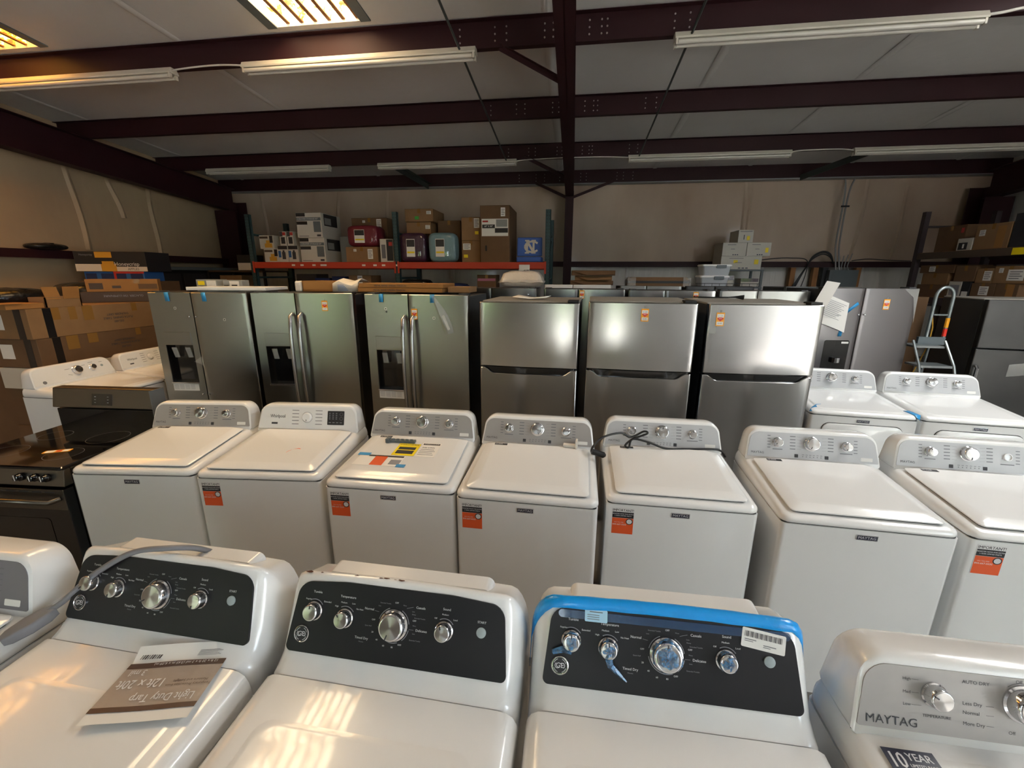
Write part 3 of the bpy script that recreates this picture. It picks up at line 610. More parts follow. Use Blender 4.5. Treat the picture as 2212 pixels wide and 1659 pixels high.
def small_label(parent, M, w=.022, h=.022):
    o = plate('round_sticker', -w / 2, w / 2, -h / 2, h / 2, .0008, 'paper', M, parent, .005); plate('sticker_print', -w * .25, w * .25, -h * .25, h * .25, .0003, 'ink', T(0, 0, .0008), o); return o
def sxs(label, loc, rz, zt=1.80, w=.905, handles=False, disp=True, split=.43, m='stainless_film', side='fridge_side', depth=.72, group=None, info=None, studs=True, far=False, hinge=True):
    t = thing('refrigerator', label, 'refrigerator', loc, rz, group); hw = w / 2; xs = -hw + w * split
    MB().box(-hw + .006, hw - .006, .07, depth, .0, zt - .012).build('cabinet', side, t, smooth=0, bevel=.006)
    MB().box(-hw + .006, hw - .006, .055, .072, .06, zt - .02).build('gasket', 'gasket', t, smooth=0)
    MB().box(-hw + .01, hw - .01, .10, .12, .005, .06).build('kick_grille', 'gasket', t, smooth=0)
    if not disp: bowed(-hw, xs - .003, .055, .004, .06, zt).build('freezer_door', m, t)
    else:
        # door with a real recess: four slabs round the dispenser opening
        x0, x1, za, zb = -hw + .075, xs - .058, .965, 1.44
        b = bowed(-hw, x0, .055, .0, .06, zt, edge=.006); b2 = bowed(x1, xs - .003, .055, 0, .06, zt, edge=.006)
        b.add(b2.v, b2.f); b3 = MB().box(x0 - .001, x1 + .001, -.005, .055, .06, za); b3.box(x0 - .001, x1 + .001, -.005, .055, zb, zt); b.add(b3.v, b3.f)
        b.build('freezer_door', m, t, smooth=20)
        d = MB().box(x0, x1, .045, .056, za, zb).box(x0, x0 + .006, -.004, .05, za, zb).box(x1 - .006, x1, -.004, .05, za, zb).build('dispenser', 'gloss_black', t, smooth=0); d['label'] = 'black water and ice dispenser'
        xm = (x0 + x1) / 2
        MB().add([(x0, -.012, zb - .115), (x1, -.012, zb - .115), (x1, .05, zb - .125), (x0, .05, zb - .125), (x0, -.014, zb + .004), (x1, -.014, zb + .004), (x1, .05, zb + .004), (x0, .05, zb + .004)], [(0, 3, 2, 1), (4, 5, 6, 7), (0, 1, 5, 4), (1, 2, 6, 5), (2, 3, 7, 6), (3, 0, 4, 7)]).build('dispenser_panel', 'stainless_film', d, smooth=0, bevel=.003)
        for dx in (-.035, .045): MB().box(dx - .024, dx + .024, .006, .014, -.05, .05, M=T(xm + dx * .6, 0, zb - .19) @ Matrix.Rotation(R(14), 4, 'X')).build('paddle', 'clear_film', d, smooth=0, bevel=.004)
        MB().box(x0 - .004, x1 + .004, -.016, .045, za - .006, za + .008).build('drip_tray', 'chrome', d, smooth=0, bevel=.003)
        if info: 
            s = plate('info_sticker', x0, x1 - .01, za - .075, za - .01, .0008, 'paper', FRONT(0, -.0062, 0), t); ticks(s, T(0, 0, .0008), [(x0 + .01 + i * .052, za - .02 - j * .012, x0 + .052 + i * .052, za - .02 - j * .012, .0028) for i in range(4) for j in range(4)], 'print_grey', 'sticker_print')
    bowed(xs + .003, hw, .055, .004, .06, zt).build('fridge_door', m, t)
    if handles:
        for x in (xs - .035, xs + .045):
            P = [(x, -.012, 1.62), (x, -.055, 1.60), (x, -.075, 1.45), (x, -.085, 1.2), (x, -.078, .95), (x, -.06, .72), (x, -.012, .70)]
            MB().tube(P, .0155, 10).build('handle', 'handle_metal', t, smooth=60)
    elif studs:
        for x in (xs - .03, xs + .03):
            for z in (1.585, .86): MB().lathe([(.006, 0), (.006, .012), (.009, .013), (.009, .018), (.004, .02)], 10).build('handle_stud', 'chrome', t, FRONT(x, -.006, z))
    if hinge:
        for x in (-hw + .05, hw - .05): MB().box(x - .035, x + .035, .02, .14, zt - .012, zt + .012).build('hinge_cover', 'fridge_side', t, smooth=0, bevel=.004)
    return t
F1 = sxs('stainless side-by-side fridge without handles, under the flat white panel', (-3.33, 3.45, 0), 6.0, 1.797, info=True)
F2 = sxs('greenish stainless side-by-side fridge with two curved handles, between two fridges', (-2.378, 3.539, 0), 7.5, 1.80, handles=True)
F3 = sxs('stainless side-by-side fridge with a plastic bag taped to its door', (-1.307, 3.471, 0), -1.1, 1.80, handles=True, info=True)
for f, x, z, in ((F1, -.22, 1.66), (F1, .22, 1.56)): small_label(f, FRONT(x, -.0085, z))
for x, z in ((-.28, 1.79), (.06, 1.79)):
    tape(F1, [((x, .02, 1.798), (1, 0, 0)), ((x, -.009, 1.797), (1, 0, 0)), ((x + .005, -.0095, 1.72), (1, 0, 0))], .04)
price_tag(F2, FRONT(.2, -.011, 1.69)); 
price_tag(F3, FRONT(-.01, -.011, 1.64)); small_label(F3, FRONT(-.265, -.0075, 1.68)); small_label(F3, FRONT(.16, -.0105, 1.61))
for x in (-.3, .15): tape(F3, [((x, .02, 1.802), (1, 0, 0)), ((x, -.011, 1.80), (1, 0, 0)), ((x, -.0115, 1.735), (1, 0, 0))], .036)
MB().lathe([(.008, 0), (.008, .002)], 12).build('door_plug', 'ink', F3, FRONT(-.26, -.006, 1.655))
b = MB(); rg = [[(.16 + t_ * .13 - .02 - .02 * t_, -.014, 1.80 - t_ * .32), (.16 + t_ * .13, -.03 - .02 * math.sin(3 * t_), 1.80 - t_ * .32), (.17 + t_ * .16 + .03 * math.sin(3.1 * t_), -.014, 1.79 - t_ * .3)] for t_ in [k / 8 for k in range(9)]]
b.loft(rg, False, False, closed=False).build('plastic_bag', 'clear_film', F3, smooth=0)['label'] = 'clear plastic parts bag hanging on the door'
MB().box(-.012, .012, -.008, 0, -.07, .06, M=T(.265, -.016, 1.58) @ Matrix.Rotation(R(-22), 4, 'Y')).build('bagged_part', 'off_white', F3, smooth=0, bevel=.004)
F1b = MB().add([(-.02, -.012, 0), (.07, -.012, .06), (.07, -.012, -.04)], [(0, 2, 1)]).build('film_flap', 'clear_film', F1, T(-.11, 0, 1.17), smooth=0)
F7 = sxs('tall stainless side-by-side fridge with papers taped on it, behind the dryers', (2.98, 4.86, 0), 4.0, 1.848, disp=False, studs=True, info=False, m='stainless_mauve')
def fz(o, *a): pass
d = plate('dispenser', -.37, -.12, .93, 1.32, .003, 'gloss_black', FRONT(0, -.006, 0), F7, .02); d['label'] = 'black dispenser with a chrome spout'
MB().lathe([(.04, 0), (.04, .05), (.034, .055)], 20).build('spout', 'chrome', d, frame((-.24, 1.14, .02), (1, 0, 0), (0, 0, 1)), smooth=40)
plate('dispenser_label', -.20, -.13, 1.285, 1.305, .0006, 'paper', T(0, 0, .003), d, .003)
price_tag(F7, FRONT(.16, -.011, 1.69), 1.15)
tape(F7, [((-.22, -.011, 1.60), (.6, 0, -.8)), ((-.11, -.011, 1.70), (.6, 0, -.8))], .03)
tape(F7, [((-.23, -.011, 1.43), (1, 0, 0)), ((-.235, -.012, 1.36), (1, 0, 0))], .035)
MB().add([(.3, -.012, 1.845), (.44, -.012, 1.845), (.455, -.012, 1.5), (.43, -.016, 1.62), (.4, -.014, 1.76)], [(0, 4, 3, 2, 1)]).build('film_wrap', 'clear_film', F7, smooth=0)
# instruction papers taped to the tall fridge
p = MB().loft([[(-.46 + u * .26, -.013 - .03 * math.sin(3 * u) * (1 - v_), 1.50 + .30 * v_ - .1 * u) for u in (0, .33, .66, 1)] for v_ in (0, .5, 1)], False, False, closed=False).build('paper_sheet', 'paper', F7, smooth=60)
p2_ = MB().loft([[(-.58 + .10 * u + .12 * v_, -.02 - .05 * u, 1.62 + .30 * v_ - .02 * u) for u in (0, .5, 1)] for v_ in (0, .5, 1)], False, False, closed=False).build('paper_sheet', 'paper', F7, smooth=60)
ticks(p, frame((-.38, -.032, 1.62), (1, 0, -.38), (0, 0, 1)), [(-.06, .1 - .017 * i, .12 - .02 * (i % 3), .1 - .017 * i, .004) for i in range(10)], 'print_grey', 'sheet_print')
# freezer-on-top fridges with bowed doors
def topfreezer(label, loc, rz, zt=1.77, w=.756, zsplit=1.275, m='stainless', depth=.72, bow=.014, logo=True, side='fridge_side', pocket=True):
    t = thing('refrigerator', label, 'refrigerator', loc, rz); hw = w / 2
    MB().box(-hw + .004, hw - .004, .075, depth, 0, zt - .022).build('cabinet', side, t, smooth=0, bevel=.006)
    MB().box(-hw + .004, hw - .004, .08, depth - .002, zt - .022, zt - .004).build('cabinet_top', 'fridge_top', t, smooth=0, bevel=.008)
    MB().box(-hw + .012, hw - .012, .058, .08, .06, zt - .03).build('gasket', 'gasket', t, smooth=0)
    bowed(-hw, hw, .06, bow, zsplit, zt - .012, n=22).build('freezer_door', m, t)
    def top(x):
        if not pocket: return zsplit - .012
        a = abs(x); e = min(1, max(0, (hw - .035 - a) / .075)); e = e * e * (3 - 2 * e); return zsplit - .014 - .042 * e
    bowed(-hw, hw, .06, bow, .06, top, n=30).build('fridge_door', m, t)
    if pocket:
        b = bowed(-hw + .02, hw - .02, .056, bow, zsplit - .075, zsplit - .004, n=20, thick=.036); b.build('handle_pocket', 'gloss_black', t)
    for x in (hw - .05,): MB().box(x - .04, x + .04, .015, .12, zt - .012, zt + .008).build('hinge_cover', 'gasket', t, smooth=0, bevel=.004)
    if logo:
        M = FRONT(-hw + .05, .004, zt - .055)
        g = MB().lathe([(.0075, -.004), (.0075, .001)], 16).build('logo_mark', 'ink_light', t, M @ T(0, 0, .004), smooth=30); text('LG', .015, 'ink_light', M @ T(.022, 0, .0055), t, .01)
    return t
F4 = topfreezer('bowed stainless freezer-top fridge with a paper booklet on top', (-.328, 3.195, 0), -2.7, 1.776)
F5 = topfreezer('bowed stainless freezer-top fridge, middle of three, tag near its top middle', (.49, 3.175, 0), -2.3, 1.786, zsplit=1.283)
F6 = topfreezer('wide bowed stainless freezer-top fridge with a price tag at its upper corner', (1.38, 3.33, 0), 1.5, 1.775, w=.785, zsplit=1.25, logo=False)
price_tag(F5, FRONT(.02, -.017, 1.69)); price_tag(F6, FRONT(-.31, -.006, 1.655), 1.1)
plate('film_patch', -.375, -.26, 1.55, 1.755, .0006, 'clear_film', FRONT(0, -.0035, 0) , F6)
F8 = topfreezer('dark stainless freezer-top fridge beside the rolling ladder', (4.62, 5.02, 0), -9.0, 1.75, w=.80, zsplit=1.24, m='stainless_dark', bow=.006, logo=False, pocket=False, depth=.74)
MB().tube([(-.37, -.02, 1.05), (-.375, -.05, 1.03), (-.375, -.05, .5), (-.37, -.02, .48)], .016, 8).build('handle', 'handle_metal', F8)
MB().loft([[(-.1 + .1 * k, -.012 - .006 * (k % 2), .95 + .13 * s + .02 * k) for s in (0, 1)] for k in range(3)], False, False, closed=False).build('film_wrap', 'clear_film', F8, smooth=0)
# second and third rows: only their heads show above the front row
G2 = 'second row of refrigerators'; G3 = 'back row of refrigerators'
r2 = [('stainless side-by-side fridge under the bagged pillow', (-.87, 4.92), 0, 1.818, .905), ('stainless side-by-side fridge under the flattened cartons, orange reflection on its door', (.114, 4.96), -2, 1.812, .905),
      ('grey stainless side-by-side fridge with a yellow tag, in front of the wrapped box', (1.05, 4.9), -1, 1.808, .905), ('copper-tinted stainless side-by-side fridge behind the widest bowed fridge', (2.02, 4.98), -1, 1.808, .905)]
for i, (lb, (x, y), rz, zt, w) in enumerate(r2):
    f = sxs(lb, (x, y, 0), rz, zt, w, disp=False, studs=False, group=G2, m='stainless' if i < 3 else 'stainless_film')
    if i == 2: price_tag(f, FRONT(.25, -.011, zt - .06))
    if i == 1: price_tag(f, FRONT(-.02, -.011, zt - .06))
    if i == 0: MB().lathe([(.014, 0), (.014, .006), (.009, .007)], 16).build('lock', 'chrome', f, FRONT(.36, -.008, zt - .075))
r3 = [('white side-by-side fridge in the back row under the flattened cartons', (.05, 6.1), 0, 1.835, .905, 'white_enamel'), ('steel fridge in the back row under the long wrapped box', (1.03, 6.1), 0, 1.826, .80, 'stainless_film'), ('steel fridge in the back row under the clear totes', (1.92, 6.12), 0, 1.826, .86, 'stainless_dark'),
      ('steel fridge in the back row in front of the electrical panel', (3.2, 6.15), 0, 1.83, .905, 'stainless_film')]
for lb, (x, y), rz, zt, w, m in r3: sxs(lb, (x, y, 0), rz, zt, w, disp=False, studs=False, group=G3, m=m, hinge=False)
# ---------------------------------------------------------------- range and the two dryers behind it
def make_range(loc, rz):
    t = thing('electric_range', 'black and bronze steel electric range at the end of the washer row', 'range', loc, rz); hw = .378
    MB().box(-hw, hw, .02, .66, 0, .895).build('body', 'gloss_black', t, smooth=0, bevel=.004)
    c = MB().loft([[(x, y, .897 + dz) for x, y in rrect(-hw + i, hw - i, -.025 + i, .62, .012, 4)] for i, dz in ((0, 0), (0, .012), (.006, .018))]).build('cooktop', 'glass_black', t)
    for x, y, r in ((-.19, .15, .1), (.19, .15, .09), (-.19, .42, .085), (.19, .42, .11)): ticks(c, T(x, y, .9154), arc(0, 0, r, 0, 360, .0012, 28), 'print_grey', 'burner_ring')
    MB().add([(-hw, -.03, .80), (hw, -.03, .80), (hw, .02, .80), (-hw, .02, .80), (-hw, -.012, .895), (hw, -.012, .895), (hw, .02, .895), (-hw, .02, .895)], [(0, 3, 2, 1), (4, 5, 6, 7), (0, 1, 5, 4), (1, 2, 6, 5), (2, 3, 7, 6), (3, 0, 4, 7)]).build('knob_panel', 'bronze_steel', t, smooth=0, bevel=.003)
    PF = frame((0, -.022, .85), (1, 0, 0), (0, .019, .095))
    for x in (-.28, -.19, .12, .21, .28)[:]:
        k = MB().lathe([(.023, 0), (.023, .012), (.019, .016), (.017, .034), (.012, .036)], 20).build('knob', 'gloss_black', t, PF @ T(x, 0, 0), smooth=40); MB().box(-.002, .002, -.016, .016, .036, .0375).build('knob_pointer', 'print_white', k, RZ(20), smooth=0)
    dr = MB().box(-hw + .004, hw - .004, -.035, .02, .19, .785).build('oven_door', 'gloss_black', t, smooth=0, bevel=.005)
    MB().box(-hw + .004, hw - .004, -.04, -.034, .66, .785).build('door_trim', 'bronze_steel', dr, smooth=0, bevel=.002); plate('oven_window', -.24, .24, .30, .60, .002, 'glass_black', FRONT(0, -.035, 0), dr, .02)
    MB().tube([(-.34, -.04, .73), (-.33, -.085, .73), (.33, -.085, .73), (.34, -.04, .73)], .014, 10).build('door_handle', 'bronze_steel', dr, smooth=60)
    b = MB()
    for i in range(8): b.box(-.3 + i * .08, -.24 + i * .08, -.0405, -.04, .766, .772)
    b.build('vent_slots', 'seam_dark', dr, smooth=0)['kind'] = 'stuff'
    MB().box(-hw + .004, hw - .004, -.03, .02, .03, .18).build('drawer', 'gloss_black', t, smooth=0, bevel=.005)
    g = MB().box(-hw, hw, .61, .69, .9, 1.04).build('backguard_base', 'gloss_black', t, smooth=0, bevel=.004)
    g = MB().add([(-hw, .585, 1.055), (hw, .585, 1.055), (hw, .685, 1.04), (-hw, .685, 1.04), (-hw, .615, 1.19), (hw, .615, 1.19), (hw, .685, 1.19), (-hw, .685, 1.19)], [(0, 3, 2, 1), (4, 5, 6, 7), (0, 1, 5, 4), (1, 2, 6, 5), (2, 3, 7, 6), (3, 0, 4, 7)]).build('backguard', 'bronze_steel', t, smooth=0, bevel=.006)
    PB = frame((0, .598, 1.12), (1, 0, 0), (0, .03, .135))
    s = plate('display', -.075, .075, -.045, .035, .002, 'glass_black', PB, g); ticks(s, T(0, 0, .002), [(x, y, x + .012, y, .003) for x in (-.055, .04) for y in (.015, -.005, -.025)], 'print_white', 'display_print')
    MB().box(hw - .001, hw + .004, .58, .69, .9, 1.19).build('side_trim', 'galvanised', g, smooth=0)
    return t
RNG = make_range((-3.16, 1.80, 0), 3.5)
tg = thing('price_tag', 'yellow and red price tag lying on the black cooktop', 'price tag', (-3.05, 1.99, .9165), 25)
plate('card', -.075, .06, -.02, .02, .0012, 'tag_yellow', TOPF(), tg, .003); plate('tag_window', -.065, -.02, -.016, .016, .0004, 'paper', TOPF(0, 0, .0012), tg); plate('tag_arrow', -.012, .012, -.014, .014, .0004, 'tag_red', TOPF(0, 0, .0012), tg, .006); plate('tag_window', .018, .05, -.016, .016, .0004, 'paper', TOPF(0, 0, .0012), tg)
lA = white_console('white dryer with grey cord and two chrome dials, behind the range', (-3.93, 3.2, 0), 90, dryer=True, seam=.94)
lB = white_console('white dryer with all-white console, wedged behind the range against the first fridge', (-3.93, 3.93, 0), 90, dryer=True, seam=.94)
pa = [o for o in bpy.data.objects if o.parent == lA and o.name.startswith('control_panel')][0]
for q in [x for x in bpy.data.objects if x.parent == pa]: bpy.data.objects.remove(q)
for q in [x for x in bpy.data.objects if x.parent == lA and x.name.startswith('knob')]:
    for z in [x for x in bpy.data.objects if x.parent == q]: bpy.data.objects.remove(z)
    bpy.data.objects.remove(q)
knob(lA, PANELF[lA.name] @ T(.02, .09, .001), .036, .03, 90); knob(lA, PANELF[lA.name] @ T(.15, .09, .001), .025, .026, 90)
MB().lathe([(.011, 0), (.011, .003)], 16).build('start_button', 'button_grey', lA, PANELF[lA.name] @ T(.235, .09, .001)); MB().lathe([(.014, 0), (.014, .003)], 16).build('emblem', 'ink_light', lA, PANELF[lA.name] @ T(-.25, .03, .001))
ticks(pa, T(0, 0, .0013), [(-.07, .11, -.03, .11, .003), (-.06, .06, -.03, .05, .003), (.07, .12, .1, .12, .003), (.13, .135, .17, .135, .003), (.22, .125, .25, .125, .003)], 'ink_light')
# ---------------------------------------------------------------- fluorescent strip lights
def strip_light(label, x, y, z, L=2.44):
    t = thing('strip_light', label, 'ceiling light', (x, y, z), 0, 'fluorescent strip lights')
    MB().loft([[(xx, -.055, .0), (xx, -.058, .012), (xx, -.035, .055), (xx, .035, .055), (xx, .058, .012), (xx, .055, .0)] for xx in (0, L)]).build('housing', 'fixture_white', t, smooth=0)
    for yy in (-.036, .036):
        MB().tube([(.03, yy, -.022), (L / 2, yy, -.024), (L - .03, yy, -.022)], .019, 12).build('lamp_tube', 'lamp_tube', t, smooth=60)
        for xx in (.008, L - .028): MB().box(xx, xx + .02, yy - .017, yy + .017, -.045, .003).build('lamp_holder', 'fixture_white', t, smooth=0, bevel=.004)
    return t
for x, lb in ((-3.45, 'near white strip light below the bright skylight'), (.804, 'near white strip light past the rafter, beside a tie rod'), (-6.71, 'near white strip light running out of frame by the amber skylight')):
    strip_light(lb, x, 4.62, 4.0)
for x, lb in ((-6.82, 'far white strip light nearest the dim rack corner'), (-3.47, 'far white strip light hanging above the orange rack'), (.79, 'far white strip light just past the rafter'), (4.10, 'far white strip light running out of frame over the electrical panel')):
    strip_light(lb, x, 7.76, 3.783)
def cable(name, label, pts, r, m, cat='cable', n=6, sub=8, struct_=False):
    P = [Vector(p) for p in pts]; out = []
    for i in range(len(P) - 1):
        p0, p1, p2, p3 = P[max(i - 1, 0)], P[i], P[i + 1], P[min(i + 2, len(P) - 1)]
        for k in range(sub):
            t = k / sub; out.append(.5 * ((2 * p1) + (p2 - p0) * t + (2 * p0 - 5 * p1 + 4 * p2 - p3) * t * t + (3 * p1 - p0 - 3 * p2 + p3) * t ** 3))
    out.append(P[-1]); o = MB().tube(out, r, n).build(name, m, smooth=70); 
    if struct_: struct(o); o['label'] = label
    else: tag(o, label, cat)
    return o
cable('lamp_wire', 'white wire from the far strip light past the rafter', [(-1.03, 7.76, 3.81), (-.8, 7.76, 3.825), (-.3, 7.74, 3.83), (-.25, 7.74, 3.83), (.4, 7.76, 3.83), (.79, 7.76, 3.81)], .009, 'white_cord', struct_=True)
cable('lamp_wire', 'white wire between the two near strip lights by the skylights', [(-4.27, 4.6, 4.03), (-4.0, 4.6, 4.045), (-3.7, 4.6, 4.048), (-3.45, 4.6, 4.03)], .009, 'white_cord', struct_=True)
cable('lamp_wire', 'white wire at the end of the near strip light past the rafter', [(3.24, 4.6, 4.03), (3.35, 4.6, 4.04), (3.6, 4.6, 4.07), (4.3, 4.6, 4.09)], .011, 'white_cord', struct_=True)
cable('lamp_wire', 'white wire between the two far strip lights over the panel', [(3.22, 7.75, 3.81), (3.4, 7.75, 3.83), (3.9, 7.75, 3.83), (4.1, 7.75, 3.81)], .009, 'white_cord', struct_=True)
# ---------------------------------------------------------------- cartons
def carton(label, x, y, z, w, d, h, m='cardboard', rz=0, stick=None, tape_=True, name='cardboard_box', cat='box', group=None, flaps=True, seam='packing_tape', extra=None):
    """base centre of the FRONT face at (x, y, z)"""
    t = thing(name, label, cat, (x, y, z), rz, group)
    MB().box(-w / 2, w / 2, 0, d, 0, h - .004).build('carton', m, t, smooth=0, bevel=.004)
    if flaps:
        for y0, y1 in ((.001, d / 2 - .0015), (d / 2 + .0015, d - .001)): MB().box(-w / 2 + .001, w / 2 - .001, y0, y1, h - .004, h).build('flap', m, t, smooth=0)
    if tape_:
        MB().box(-.025, .025, -.0012, .0, h - min(.07, h * .4), h + .0006).box(-.025, .025, -.0012, d + .001, h + .0001, h + .0012).build('tape_strip', seam, t, M=T(0, 0, 0), smooth=0)
    for (sx, sz, sw, sh, sm) in (stick or []):
        s = plate('shipping_label', sx - sw / 2, sx + sw / 2, sz - sh / 2, sz + sh / 2, .0012, sm, FRONT(0, -.0002, 0), t)
        if sm in ('paper', 'carton_white') and sw > .04: ticks(s, T(sx, sz, .0013), [(-sw * .38, sh * (.3 - .2 * i), sw * (.38 - .15 * (i % 2)), sh * (.3 - .2 * i), sh * .07) for i in range(4)], 'ink_light', 'label_print')
    return t
# ---- orange and teal pallet rack
rk = thing('pallet_rack', 'pallet rack with teal uprights and orange shelf beams against the back wall', 'rack', (0, 0, 0))
for x in (-5.56, -2.92, -.43):
    for y in (7.0, 8.0):
        b = MB().box(x - .04, x + .04, y, y + .008, 0, 2.94 if y < 7.5 else 2.9).box(x - .04, x - .034, y, y + .07, 0, 2.94 if y < 7.5 else 2.9).box(x + .034, x + .04, y, y + .07, 0, 2.94 if y < 7.5 else 2.9); b.build('upright', 'rack_teal', rk, smooth=0)
    b = MB()
    for k in range(26):
        z = 1.65 + k * .05
        for dx in (-.018, .018): b.lathe([(.007, -.0003), (.007, .0008)], 6, FRONT(x + dx, 7.0, z))
    b.build('punched_holes', 'gasket', rk, smooth=0)['kind'] = 'stuff'
    for z in (2.62, 1.9, 1.2, .5): MB().tube([(x, 7.05, z), (x, 8.03, z)], .018, 6).build('brace', 'rack_teal', rk)
    MB().tube([(x, 7.05, 2.0), (x, 8.03, 2.55)], .016, 6).build('brace', 'rack_teal', rk)
for x0, x1 in ((-5.52, -2.96), (-2.88, -.47)):
    for zz in (2.055, 1.42):
        for yy in (6.985, 8.04):
            MB().box(x0, x1, yy, yy + .045, zz, zz + .105).build('shelf_beam', 'rack_orange', rk, smooth=0, bevel=.006)
        MB().box(x0 + .01, x1 - .01, 7.03, 8.04, zz + .08, zz + .1).build('shelf_deck', 'wood', rk, smooth=0)
for x in (-5.53, -2.95, -2.89, -.46): MB().box(x - .015, x + .015, 6.975, 6.986, 1.98, 2.17).build('beam_clip', 'rack_orange', rk, smooth=0)
for x in (-4.78, -4.62, -4.4, -4.25, -4.2, -3.5, -3.3, -3.15, -2.93): plate('beam_sticker', -.03, .03, -.014, .014, .001, 'paper', FRONT(x, 6.984, 2.108), rk)
ZS = 2.162
def printed(t, items):
    """flat print on the front of a carton: (x0,x1,z0,z1,material)"""
    for k, (x0, x1, z0, z1, m) in enumerate(items): plate('print_block', x0, x1, z0, z1, .0008 + .0002 * k, m, FRONT(0, -.0005, 0), t)
FG = 'phone kitchenware boxes on the orange rack'
def pan_box(label, x, z):
    t = carton(label, x, 7.16, z, .27, .3, .225, 'carton_white', tape_=False); printed(t, [(-.125, .03, .17, .205, 'brown_box'), (-.04, .1, .02, .09, 'gold_print'), (-.01, .06, .09, .14, 'gold_print'), (.06, .12, .1, .215, 'dark_box')]); return t
pan_box('white carton printed with a gold pan, lower one of its pair', -5.30, ZS); pan_box('white carton printed with a gold pan, upper one of its pair', -5.36, ZS + .2255)
for i, (x, lb) in enumerate(((-5.07, 'slim white blender box with a red corner nearest the gold pan carton'), (-4.93, 'slim white blender box with a red corner beside the white storage carton'))):
    t = carton(lb, x, 7.2, ZS + .281, .12, .2, .235, 'carton_white', tape_=False); printed(t, [(-.055, .0, .15, .23, 'ink'), (.0, .055, .17, .22, 'red_print'), (-.035, .04, .03, .14, 'dark_box')])
for x, lb in ((-5.07, 'white and blue kettle box nearest the gold pan carton'), (-4.875, 'white and blue kettle box beside the white storage carton')):
    t = carton(lb, x, 7.16, ZS, .185, .25, .28, 'carton_white', tape_=False); printed(t, [(-.088, -.04, .08, .19, 'blue_box'), (-.088, .088, .215, .275, 'dark_box'), (-.02, .045, .05, .17, 'ink'), (-.005, .03, .165, .2, 'ink')])
carton('slim black box standing behind the kettle boxes', -4.86, 7.45, ZS + .281, .09, .15, .35, 'dark_box', tape_=False, flaps=False)
for z, lb in ((ZS, 'white and black striped storage carton, lower of two'), (ZS + .405, 'white and black striped storage carton, upper of two')):
    t = carton(lb, -4.49 - (.02 if z > 2.3 else 0), 7.14, z, .46, .62, .40, 'carton_white', tape_=False)
    printed(t, [(-.225, -.06, .34, .395, 'black_print'), (-.225, .22, .275, .325, 'electric_grey'), (-.225, -.03, .21, .262, 'black_print'), (.08, .21, .09, .262, 'electric_grey'), (-.2, -.02, .02, .03, 'ink_light'), (.13, .2, .02, .05, 'ink')])
    for q, w_ in ((.10, 'paper'),): text('4 DRAWER STORAGE KIT', .034, 'print_white', FRONT(-.02, -.003, .30), t, .006)
    MB().box(.2302, .2312, .08, .5, .2, .39).build('print_block', 'black_print', t, smooth=0); MB().box(.2312, .2318, .1, .3, .22, .33).build('print_block', 'carton_grey', t, smooth=0)
carton('grey carton deep on the shelf behind the crimson comforter bag', -4.1, 7.6, ZS, .26, .35, .46, 'carton_grey', tape_=False)
def bag(label, x, y, z, w, d, h, m, name='comforter_bag', cat='bag', insert=True, e=.38):
    t = thing(name, label, cat, (x, y, z)); b = MB(); nu, nv = 28, 14; rings = []
    sg = lambda v, p: math.copysign(abs(v) ** p, v)
    for j in range(nv + 1):
        ph = -math.pi / 2 + math.pi * j / nv; r = []
        for i in range(nu):
            th = 2 * math.pi * i / nu; jit = 1 + .02 * math.sin(7 * th + 3 * ph)
            r.append((w / 2 * sg(math.cos(ph), e) * sg(math.cos(th), e) * jit, d / 2 + d / 2 * sg(math.cos(ph), e) * sg(math.sin(th), e), h / 2 + h / 2 * sg(math.sin(ph), e)))
        rings.append(r)
    b.loft(rings).build('padding', m, t, smooth=70)
    MB().tube([(-w * .47, d / 2, h * .93), (0, d / 2, h * .985), (w * .47, d / 2, h * .93)], .008, 6).build('zip', 'gasket', t)
    if insert: 
        s = plate('insert_card', -w * .16, w * .16, h * .18, h * .78, .002, 'paper', FRONT(-w * .06, -.003, 0), t); s['label'] = 'printed insert card'
        plate('card_print', -w * .15, w * .15, h * .52, h * .76, .0006, 'dark_box', T(0, 0, .002), s); plate('card_print', -w * .14, w * .14, h * .3, h * .36, .0006, 'yellow_print', T(0, 0, .002), s)
    return t
bx = carton('brown carton under the crimson comforter bag', -3.56, 7.07, ZS, .57, .45, .245, 'cardboard', stick=[(.15, .13, .09, .16, 'paper'), (-.12, .19, .05, .04, 'paper')])
bag('crimson comforter bag with a white insert card', -3.55, 7.08, ZS + .247, .56, .4, .35, 'maroon_cloth')
carton('brown carton behind the crimson comforter bag', -3.62, 7.55, ZS, .66, .42, .76, 'cardboard_dark', stick=[(.18, .66, .09, .16, 'paper'), (-.1, .70, .05, .04, 'paper')])
t = carton('white carton printed with a dark jacket, beside the middle upright', -3.12, 7.08, ZS, .23, .2, .37, 'carton_white', tape_=False); printed(t, [(-.0, .11, .02, .36, 'dark_box'), (-.09, -.02, .06, .28, 'ink_light'), (.04, .1, .26, .32, 'red_print')])
carton('brown carton at the base of the green-stickered stack', -2.64, 7.42, ZS, .43, .5, .465, 'cardboard_dark')
carton('brown carton in the middle of the green-stickered stack', -2.64, 7.34, ZS + .467, .43, .5, .19, 'cardboard', stick=[(.16, .11, .08, .06, 'paper')])
carton('brown carton with a green sticker topping its stack', -2.61, 7.3, ZS + .659, .49, .62, .2, 'cardboard', stick=[(-.04, .06, .07, .05, 'green_sticker'), (.17, .14, .08, .05, 'paper')])
bag('purple comforter bag in clear plastic', -2.66, 7.05, ZS, .45, .26, .465, 'purple_cloth')
bag('pale teal comforter bag in clear plastic', -2.16, 7.05, ZS, .47, .26, .465, 'teal_cloth')
carton('dark brown carton behind the pale teal bag', -2.17, 7.55, ZS, .40, .42, .70, 'cardboard_dark')
